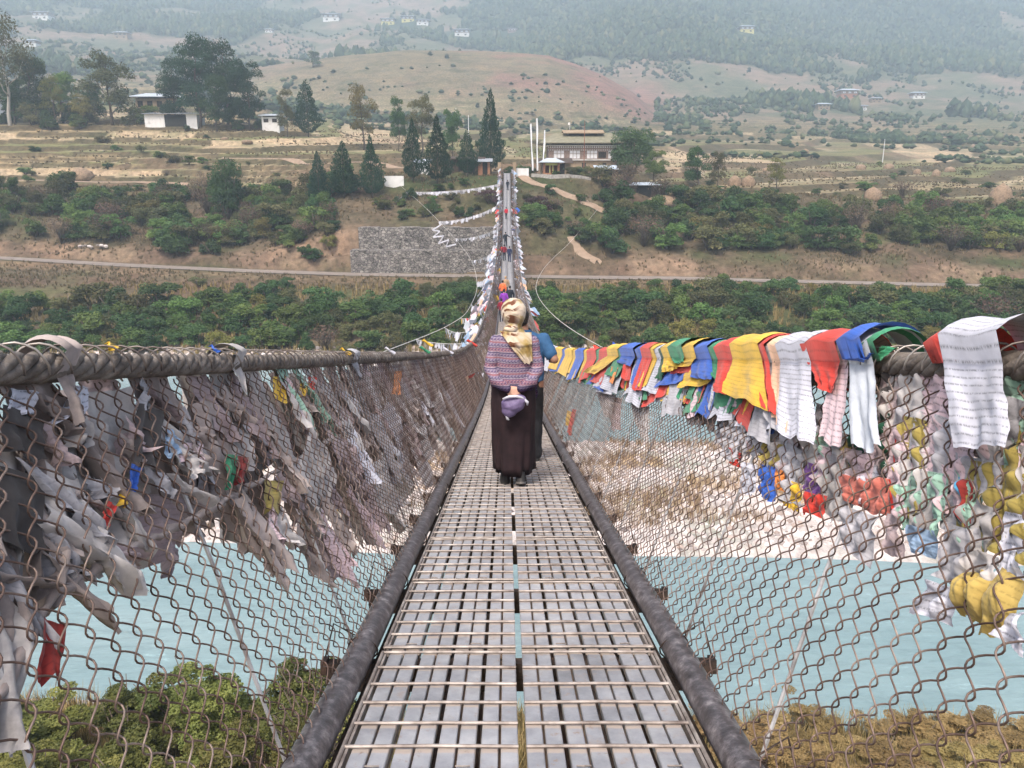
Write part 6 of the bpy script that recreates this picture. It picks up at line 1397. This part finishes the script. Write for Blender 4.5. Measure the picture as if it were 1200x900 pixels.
# patterned knit: bands, zigzags and small lozenges
m, t, b = newmat('patterned_knit', .9, .1)
tc = N(t, 'ShaderNodeTexCoord'); sp = N(t, 'ShaderNodeSeparateXYZ'); t.links.new(tc.outputs['Object'], sp.inputs[0])
def MT(op, a, b2=None, c_=None):
    n = N(t, 'ShaderNodeMath', operation=op)
    for i, v in enumerate((a, b2, c_)):
        if v is None: continue
        if hasattr(v, 'links'): t.links.new(v, n.inputs[i])
        else: n.inputs[i].default_value = v
    return n.outputs[0]
nz = N(t, 'ShaderNodeTexNoise', i_Scale=9, i_Detail=3); t.links.new(tc.outputs['Object'], nz.inputs[0])
zz = MT('MULTIPLY_ADD', nz.outputs[0], .012, sp.outputs['Z']); xx = MT('MULTIPLY_ADD', nz.outputs[0], .02, sp.outputs['X'])
fr = MT('FRACT', MT('MULTIPLY', zz, 1/.135))
band = N(t, 'ShaderNodeValToRGB'); band.color_ramp.interpolation = 'CONSTANT'; e = band.color_ramp.elements
LAV, NAV, ROSE, MAUVE, PALE, CORAL = (.185, .15, .22), (.06, .05, .10), (.22, .10, .13), (.13, .085, .14), (.29, .24, .29), (.24, .11, .13)
st = [(0, LAV), (.12, NAV), (.17, PALE), (.22, ROSE), (.44, MAUVE), (.50, PALE), (.54, NAV), (.62, LAV), (.76, CORAL), (.86, PALE), (.90, MAUVE)]
while len(e) < len(st): e.new(.5)
for i, (p_, c_) in enumerate(st): e[i].position = p_; e[i].color = (*c_, 1)
t.links.new(fr, band.inputs[0])
zg = MT('PINGPONG', xx, .014); lz = MT('PINGPONG', MT('ADD', zz, .002), .0225)
s1 = MT('ABSOLUTE', MT('SUBTRACT', zg, lz)); msk = ramp(t, s1, [(.0018, .55), (.0042, 0)])
dm = MT('ADD', MT('PINGPONG', MT('ADD', xx, .007), .014), MT('PINGPONG', zz, .0225)); mk2 = ramp(t, dm, [(.006, .8), (.010, 0)])
c = mixc(t, msk.outputs[0], band.outputs[0], (.42, .36, .41)); c = mixc(t, mk2.outputs[0], c, (.07, .055, .13))
lw = ramp(t, sp.outputs['Z'], [(.0, 0), (1, 1)]); dk = ramp(t, MT('MULTIPLY_ADD', sp.outputs['Z'], 1, 0), [(.93, (.20, .17, .28)), (1.0, (1, 1, 1))]); c = mixc(t, 1.0, c, dk.outputs[0], 'MULTIPLY')
t.links.new(c, b.inputs['Base Color']); n3 = N(t, 'ShaderNodeTexNoise', i_Scale=190, i_Detail=2); t.links.new(tc.outputs['Object'], n3.inputs[0]); bp = N(t, 'ShaderNodeBump', i_Strength=.5, i_Distance=.003); t.links.new(n3.outputs[0], bp.inputs['Height']); t.links.new(bp.outputs[0], b.inputs['Normal'])
M['knit'] = m
# headscarf: cream satin with ochre blotches and dark brown curls
m, t, b = newmat('printed_scarf', .75, .2)
tc = N(t, 'ShaderNodeTexCoord'); n1 = N(t, 'ShaderNodeTexNoise', i_Scale=8.5, i_Detail=2, i_Roughness=.4, i_Distortion=1.6); n2 = N(t, 'ShaderNodeTexNoise', i_Scale=6.0, i_Detail=3, i_Distortion=.8)
mp = N(t, 'ShaderNodeMapping'); mp.inputs['Location'].default_value = (3.1, 1.7, .45); t.links.new(tc.outputs['Object'], mp.inputs[0]); t.links.new(mp.outputs[0], n1.inputs[0]); t.links.new(tc.outputs['Object'], n2.inputs[0])
CR = (.54, .45, .35); r2 = ramp(t, n2.outputs[0], [(.44, CR), (.53, (.36, .27, .12)), (.62, (.27, .18, .05)), (.74, (.17, .10, .03))])
wv = N(t, 'ShaderNodeTexWave', i_Scale=4.2, i_Distortion=9, i_Detail=1.5); wv.wave_type = 'RINGS'; wv.inputs['Detail Scale'].default_value = 1.4; t.links.new(mp.outputs[0], wv.inputs[0])
rw = ramp(t, wv.outputs[0], [(.62, 0), (.70, 1)]); rn = ramp(t, n1.outputs[0], [(.40, 0), (.46, 1)])
mu = N(t, 'ShaderNodeMath', operation='MULTIPLY'); t.links.new(rw.outputs[0], mu.inputs[0]); t.links.new(rn.outputs[0], mu.inputs[1])
sx_ = N(t, 'ShaderNodeSeparateXYZ'); t.links.new(tc.outputs['Object'], sx_.inputs[0]); rx_ = ramp(t, N(t, 'ShaderNodeMath', operation='ADD').outputs[0], [(.50, 1), (.56, 0)])
ad_ = rx_.inputs[0].links[0].from_node; ad_.inputs[1].default_value = .5; t.links.new(sx_.outputs['X'], ad_.inputs[0]); m3_ = N(t, 'ShaderNodeMath', operation='MULTIPLY'); t.links.new(mu.outputs[0], m3_.inputs[0]); t.links.new(rx_.outputs[0], m3_.inputs[1]); mu = m3_
t.links.new(mixc(t, mu.outputs[0], r2.outputs[0], (.13, .05, .025)), b.inputs['Base Color']); b.inputs['Sheen Weight'].default_value = .2
n3 = N(t, 'ShaderNodeTexNoise', i_Scale=22, i_Detail=3, i_Distortion=1); t.links.new(tc.outputs['Object'], n3.inputs[0]); bp = N(t, 'ShaderNodeBump', i_Strength=.3, i_Distance=.008); t.links.new(n3.outputs[0], bp.inputs['Height']); t.links.new(bp.outputs[0], b.inputs['Normal'])
M['scarf'] = m
# ---- the woman in front
DW = 6.85; xw = (602-594)/FPX*(DW*1.03)
Wm = thing('person', 'woman seen from behind in patterned knit top, long dark skirt and cream printed headscarf', 'person', (xw, DW, dz(DW))); Wm.scale = (.99, .99, .99)
bd = MB(); head(bd, (-.005, .03, 1.555), .092)
limb(bd, [(0, .02, 1.46), (0, .0, 1.34)], [.048, .055]); bd.ring([(0, 0, .86, .15, .11), (0, 0, .98, .155, .11), (0, 0, 1.1, .125, .09), (0, 0, 1.28, .155, .095), (0, 0, 1.37, .11, .07), (0, .0, 1.40, .05, .05)], 16)
for s in (-1, 1): limb(bd, [(s*.148, 0, 1.305), (s*.205, -.047, 1.085), (s*.152, -.137, .983), (s*.045, -.187, .927)], [.040, .034, .030, .025])
limb(bd, [(-.07, .0, .88), (-.075, .02, .48), (-.07, -.02, .09)], [.085, .058, .036]); limb(bd, [(.07, .0, .88), (.06, .09, .48), (.06, -.06, .11)], [.085, .058, .036])
hand(bd, (.050, -.190, .925), (-.92, -.12, -.38), (.0, -1, .25), .92, .75, 1); hand(bd, (-.052, -.165, .925), (.95, .0, -.30), (0, -1, .1), .92, .6, -1)
fuse(bd, 'body', M['skin'], .0055, Wm, 3)
eyes(Wm, (-.005, .03, 1.555), .092, M['shoe'])
sk_ = MB(); n = 64; rings = []
sk = MB(); prof = [(1.04, .135, .105, 0), (.98, .165, .125, .02), (.90, .192, .150, .05), (.75, .200, .155, .12), (.55, .192, .152, .25), (.35, .185, .155, .38), (.20, .180, .160, .48), (.125, .176, .158, .55)]
V = []; F = []
for i, (z, a, b2, fo) in enumerate(prof):
    for k in range(n):
        th = 2*PI*k/n; q = 1+fo*.13*math.sin(th*9+z*3)+fo*.13*math.sin(th*3+1.5-z*3)+fo*.09*math.sin(th*14-z*4)
        V.append((a*q*math.cos(th)-.005, b2*q*math.sin(th)-.01, z+(.014*math.sin(th*2+.6) if i == len(prof)-1 else 0)))
    if i:
        for k in range(n): k2 = (k+1) % n; F.append(((i-1)*n+k, i*n+k, i*n+k2, (i-1)*n+k2))
m0 = len(V)
for k in range(n): x, y, z = V[(len(prof)-1)*n+k]; V.append((x*.95, y*.95, z+.004))
for k in range(n): k2 = (k+1) % n; F.append((m0-n+k, m0+k, m0+k2, m0-n+k2))
for k in range(n): V.append((V[m0+k][0]*.93, V[m0+k][1]*.93, .42))
for k in range(n): k2 = (k+1) % n; F.append((m0+k, m0+n+k, m0+n+k2, m0+k2))
so_ = link('skirt', npmesh('skirt', V, F, M['brown_cloth'], True), Wm)
sw = MB(); sw.ring([(0, -.01, .895, .188, .150), (0, -.01, .94, .186, .146), (0, 0, 1.02, .172, .128), (0, 0, 1.12, .165, .120), (0, 0, 1.24, .176, .122), (0, 0, 1.31, .172, .112), (0, 0, 1.36, .130, .088), (0, 0, 1.40, .075, .066), (0, 0, 1.43, .062, .058)], 28)
for s in (-1, 1): limb(sw, [(s*.152, 0, 1.305), (s*.206, -.045, 1.085), (s*.155, -.135, .985), (s*.062, -.185, .935)], [.066, .056, .050, .042], 16)
limb(sw, [(.165, .02, .93), (.19, .03, .80)], [.045, .022]); limb(sw, [(-.17, .02, .92), (-.185, .03, .83)], [.035, .018])
def folds(co):
    f_ = fbm(co[:, 0]*14+5, co[:, 2]*9+co[:, 1]*12, 3, 61)-.5; g_ = np.sin(co[:, 2]*55+co[:, 0]*28)*np.exp(-((np.abs(co[:, 0])-.2)/.06)**2)
    return f_*.016+g_*.0035
fuse(sw, 'knit_top', M['knit'], .0065, Wm, 5, folds)
sc = MB(); sc.ball((-.006, .020, 1.570), (.112, .128, .118), 24, 16); sc.ring([(.005, .005, 1.355, .128, .112), (.0, .01, 1.395, .098, .100), (-.005, .02, 1.43, .078, .090), (-.004, .02, 1.47, .082, .095), (-.004, .02, 1.53, .104, .120), (-.004, .02, 1.57, .11, .125)], 24)
sc.ball((-.03, -.07, 1.435), (.06, .045, .035), 14, 8)
fuse(sc, 'headscarf', M['scarf'], .0055, Wm, 5, lambda co: (fbm(co[:, 0]*16+9, co[:, 2]*22+co[:, 1]*6, 3, 63)-.5)*.016)
V = []; F = []; nu_, nv_ = 22, 22   # the loose end of the scarf lying over the right shoulder blade
A_, B_, C_, D_ = Vector((-.125, -.02, 1.420)), Vector((.150, .0, 1.405)), Vector((.095, -.155, 1.135)), Vector((.160, -.145, 1.150))
for j in range(nv_+1):
    for i in range(nu_+1):
        a, b2 = i/nu_, j/nv_; p = A_.lerp(B_, a).lerp(C_.lerp(D_, a), b2**.9)
        y = -(.128*math.sqrt(max(0, 1-(p.x/.235)**2))+.012)-.006*math.sin(a*16+b2*4)*(1-.3*b2)-.004*math.sin(a*29-b2*9)
        if p.z > 1.30: f_ = min(1, (p.z-1.30)/.13); y = y*(1-f_)-(.086*math.sqrt(max(.02, 1-(p.x/.17)**2)))*f_-.014
        V.append((p.x, y, p.z+.010*math.sin(a*9)*b2))
for j in range(nv_):
    for i in range(nu_): q = j*(nu_+1)+i; F.append((q, q+1, q+nu_+2, q+nu_+1))
link('scarf_end', npmesh('scarf_end', V, F, M['scarf'], True), Wm)
lg = MB(); limb(lg, [(-.07, .0, .40), (-.07, -.02, .085)], [.055, .042]); fuse(lg, 'legging', M['black_cloth'], .008, Wm, 3)
lg = MB(); limb(lg, [(.06, .03, .40), (.055, -.06, .10)], [.055, .042]); fuse(lg, 'legging', M['black_cloth'], .008, Wm, 3)
def shoe(parent, x, y, z, rot=0, sc=1, mat='shoe', sole=True, vox=.006):
    m_ = MB(); m_.ring([(0, -.02, .0, .036, .05), (0, 0, .012, .042, .060), (0, 0, .05, .040, .056), (0, -.012, .085, .034, .040)], 14); m_.ring([(0, .05, .0, .040, .10), (0, .05, .03, .042, .10), (0, .045, .055, .034, .075), (0, .03, .075, .026, .05)], 14)
    o = fuse(m_, 'shoe', M[mat], vox, parent, 3); o.location = (x, y, z); o.rotation_euler = (rot, 0, 0); o.scale = (sc,)*3
    if sole: q = MB().ring([(0, .03, -.012, .040, .125), (0, .03, .004, .044, .130)], 18).build('sole', M['sole'], o)
    return o
shoe(Wm, -.08, -.04, .018, 0, 1.12); shoe(Wm, .06, -.12, .050, -.38, 1.12)
# purple pouch held behind her back
M['purple_bag'] = noisy('purple_quilt', [(.3, (.085, .06, .14)), (.7, (.19, .15, .27))], 9, rough=.6, bump=.4, bscale=30, dist=.006)
bg_ = MB(); bg_.ball((0, 0, .0), (.105, .062, .080), 20, 12); bg_.ball((-.035, 0, -.04), (.070, .055, .060), 16, 10); bg_.ball((.055, 0, .03), (.065, .05, .05), 16, 10)
PB = thing('pouch', 'small purple quilted pouch with white trim held behind the woman\'s back', 'bag', (xw-.010, DW-.245, dz(DW)+.800)); PB.rotation_euler = (0, R(-8), 0)
fuse(bg_, 'pouch_body', M['purple_bag'], .006, PB, 3, lambda co: (fbm(co[:, 0]*22+9, co[:, 2]*22, 3, 65)-.5)*.018)
tr_ = MB(); tr_.tube([(-.075, -.03, .070), (-.02, -.048, .088), (.04, -.045, .082), (.085, -.03, .058), (.112, -.01, .022)], [.008, .012, .012, .011, .009], 8); tr_.tube([(.098, -.022, .045), (.125, -.02, .01), (.120, -.02, -.015)], [.010, .013, .006], 8)
MB().tube([(-.07, -.02, -.075), (-.062, -.022, -.112), (-.05, -.02, -.122)], [.008, .012, .006], 8).build('drawstring_end', FM['white'], PB, True)
tr_.build('white_trim', FM['white'], PB, True)
# ---- the man in the blue polo in front of her
DM = 8.3; xm = (618-594)/FPX*(DM*1.03)
Mn = thing('person', 'dark haired man in blue polo shirt and black trousers in front of the woman', 'person', (xm, DM, dz(DM))); Mn.scale = (.97, .97, .97)
bd = MB(); hm = (-.075, .02, 1.61); head(bd, hm, .098, R(25)); limb(bd, [(-.06, .0, 1.53), (-.03, -.01, 1.41)], [.055, .062])
bd.ring([(0, 0, .88, .15, .11), (0, 0, 1.1, .14, .10), (0, 0, 1.32, .18, .11), (-.01, 0, 1.42, .13, .09), (-.02, 0, 1.46, .06, .06)], 16)
limb(bd, [(.175, 0, 1.39), (.285, -.10, 1.18), (.27, .14, 1.14)], [.055, .046, .030]); limb(bd, [(-.19, 0, 1.39), (-.25, .03, 1.12), (-.20, .17, .95)], [.055, .044, .030])
hand(bd, (.27, .14, 1.14), (.1, .9, -.2), (0, .2, 1), 1.05, .9, 1); hand(bd, (-.20, .17, .95), (.1, .6, -.8), (-1, .2, 0), 1.05, .6, -1)
limb(bd, [(-.09, 0, .9), (-.09, .02, .5), (-.09, -.02, .09)], [.09, .06, .042]); limb(bd, [(.09, 0, .9), (.10, .03, .5), (.10, -.03, .09)], [.09, .06, .042])
fuse(bd, 'body', M['skin_brown'], .008, Mn, 3); eyes(Mn, hm, .098, M['shoe'])
hr = MB(); hr.ball((hm[0]+.002, hm[1]-.016, hm[2]+.028), (.086, .098, .092), 18, 12); hr.ball((hm[0]+.004, hm[1]-.04, hm[2]-.025), (.074, .066, .062), 16, 10); fuse(hr, 'hair', M['hair'], .007, Mn, 2, lambda co: (fbm(co[:, 0]*60, co[:, 2]*60, 3, 67)-.5)*.010)
sh = MB(); sh.ring([(0, -.005, .93, .180, .130), (0, 0, 1.08, .178, .125), (0, 0, 1.25, .195, .128), (0, 0, 1.36, .200, .122), (-.01, 0, 1.42, .160, .10), (-.02, 0, 1.465, .085, .078)], 24)
limb(sh, [(.165, 0, 1.375), (.245, -.065, 1.235)], [.078, .070], 14); limb(sh, [(-.175, 0, 1.375), (-.235, .01, 1.20)], [.078, .068], 14)
po = fuse(sh, 'polo_shirt', M['polo_blue'], .008, Mn, 4, lambda co: (fbm(co[:, 0]*11, co[:, 2]*9+co[:, 1]*9, 3, 69)-.5)*.018)
cl = MB(); cl.ring([(-.03, -.01, 1.45, .078, .074), (-.035, -.012, 1.495, .070, .068)], 18, False); cl.ring([(-.035, -.012, 1.497, .066, .064), (-.03, -.01, 1.45, .074, .070)], 18, False); cl.build('collar', M['polo_blue'], po, True)
tr = MB(); tr.ring([(0, 0, .78, .165, .13), (0, 0, .88, .172, .130), (0, 0, .99, .160, .118)], 20); limb(tr, [(-.085, 0, .84), (-.09, .02, .48), (-.09, -.02, .09)], [.098, .075, .062], 14); limb(tr, [(.085, 0, .84), (.10, .03, .48), (.10, -.03, .09)], [.098, .075, .062], 14)
fuse(tr, 'trousers', M['black_cloth'], .009, Mn, 3, lambda co: (fbm(co[:, 0]*12, co[:, 2]*9, 3, 71)-.5)*.02)
shoe(Mn, -.09, -.01, .014); shoe(Mn, .10, -.02, .014)
# ---- walkers further along the bridge
def clothmat(nm, c_): return noisy(nm, [(.3, tuple(v*.75 for v in c_)), (.7, tuple(min(1, v*1.2) for v in c_))], 8, rough=.85)
def walker(px, D, H, top, bot, label, hairc='hair', skin='skin', pose=1, lean=0, arm=.0, hat=None, sack=None, name='person'):
    k = H/1.70; x = (px-594)/FPX*(D*1.0); o = thing('person', label, 'person', (x, D, dz(D)), 0, None); o.scale = (k, k, k)
    bd = MB(); head(bd, (0, .02+lean, 1.58), .097); limb(bd, [(0, lean, 1.5), (0, lean*.8, 1.38)], [.05, .058]); bd.ring([(0, 0, .88, .14, .10), (0, lean*.5, 1.1, .13, .09), (0, lean, 1.34, .17, .10), (0, lean, 1.42, .07, .06)], 12)
    ha = {}
    for s in (-1, 1):
        e = (s*(.25+arm*(s > 0)), -.03*pose*s+lean, 1.10+arm*.25*(s > 0)); w_ = (s*(.24+arm*1.9*(s > 0)), .10*-pose*s+.06+lean, .88+arm*1.0*(s > 0)); limb(bd, [(s*.17, lean, 1.36), e, w_], [.052, .043, .030], 8); hand(bd, w_, (0, .3, -1) if not (arm and s > 0) else (1, .2, 0), (s, 0, 0) if not (arm and s > 0) else (0, 0, 1), 1.0, .5, s)
        limb(bd, [(s*.085, 0, .88), (s*.09, .05+.10*pose*s, .48), (s*.09, .20*pose*s-.04, .09)], [.085, .058, .038], 8)
    fuse(bd, 'body', M[skin], .014, o, 2); eyes(o, (0, .02+lean, 1.58), .097, M['shoe'])
    sh = MB(); sh.ring([(0, 0, .86, .175, .125), (0, lean*.5, 1.08, .165, .12), (0, lean, 1.30, .19, .12), (0, lean, 1.39, .14, .09), (0, lean, 1.44, .07, .065)], 16)
    for s in (-1, 1): e = (s*(.25+arm*(s > 0)), -.03*pose*s+lean, 1.10+arm*.25*(s > 0)); w_ = (s*(.242+arm*1.7*(s > 0)), .09*-pose*s+.04+lean, .92+arm*.9*(s > 0)); limb(sh, [(s*.16, lean, 1.355), e, w_], [.070, .060, .048], 8)
    fuse(sh, 'jacket', top, .016, o, 2)
    tr = MB(); tr.ring([(0, 0, .78, .15, .12), (0, 0, .93, .165, .122)], 14)
    for s in (-1, 1): limb(tr, [(s*.083, 0, .84), (s*.09, .05+.10*pose*s, .48), (s*.09, .20*pose*s-.04, .10)], [.095, .072, .056], 8)
    fuse(tr, 'trousers', bot, .016, o, 2)
    for s in (-1, 1): shoe(o, s*.09, .20*pose*s-.04, .012, 0, 1, 'shoe', False, .012)
    hr = MB(); hr.ball((0, .005+lean, 1.606), (.088, .100, .090), 12, 8); hr.ball((0, -.03+lean, 1.56), (.076, .066, .062), 10, 6); fuse(hr, 'hair' if hat is None else 'hat', M['hair'] if hat is None else hat, .012, o, 1)
    return o
J = {k: clothmat('jacket_'+k.replace(' ', '_'), v) for k, v in {'purple': (.22, .04, .36), 'orange': (.75, .17, .06), 'dark': (.02, .025, .035), 'maroon': (.20, .015, .03), 'navy': (.025, .035, .085), 'red': (.50, .02, .04), 'jeans': (.03, .04, .07), 'straw hat': (.42, .29, .17), 'tan': (.40, .26, .16), 'crimson': (.24, .02, .04)}.items()}
walker(590.5, 50, 1.62, J['purple'], J['dark'], 'person in a purple top on the deck just beyond the woman\'s headscarf', 'hair', pose=1)
walker(597.5, 52.5, 1.66, J['dark'], J['dark'], 'person in a dark top walking right beside the purple one', pose=-1)
walker(589, 58, 1.60, J['orange'], J['jeans'], 'person in bright orange jacket behind the purple one', pose=1)
walker(592.5, 60.5, 1.70, J['tan'], J['dark'], 'person in a tan top with brown hat beyond the orange jacket', pose=-1, hat=J['straw hat'])
walker(587.5, 46, 1.35, J['crimson'], J['dark'], 'small figure in crimson half hidden at the left rail before the purple person', pose=1)
walker(591, 87, 1.72, J['maroon'], J['dark'], 'person in maroon jacket and black trousers in the middle of the span', pose=1)
walker(597, 86, 1.66, J['navy'], J['navy'], 'person in navy walking right beside the maroon jacket', pose=-1)
walker(592.5, 97, 1.74, J['dark'], J['dark'], 'person in black with one arm out to the rail beyond the pair', pose=1, arm=.18)
walker(593.3, 117, 1.68, J['red'], J['dark'], 'lone person in a red jacket on the rising far half of the bridge', pose=1)
walker(595, 138, 1.68, J['dark'], J['dark'], 'furthest walker, dark clothed, near the village end of the bridge', pose=-1)
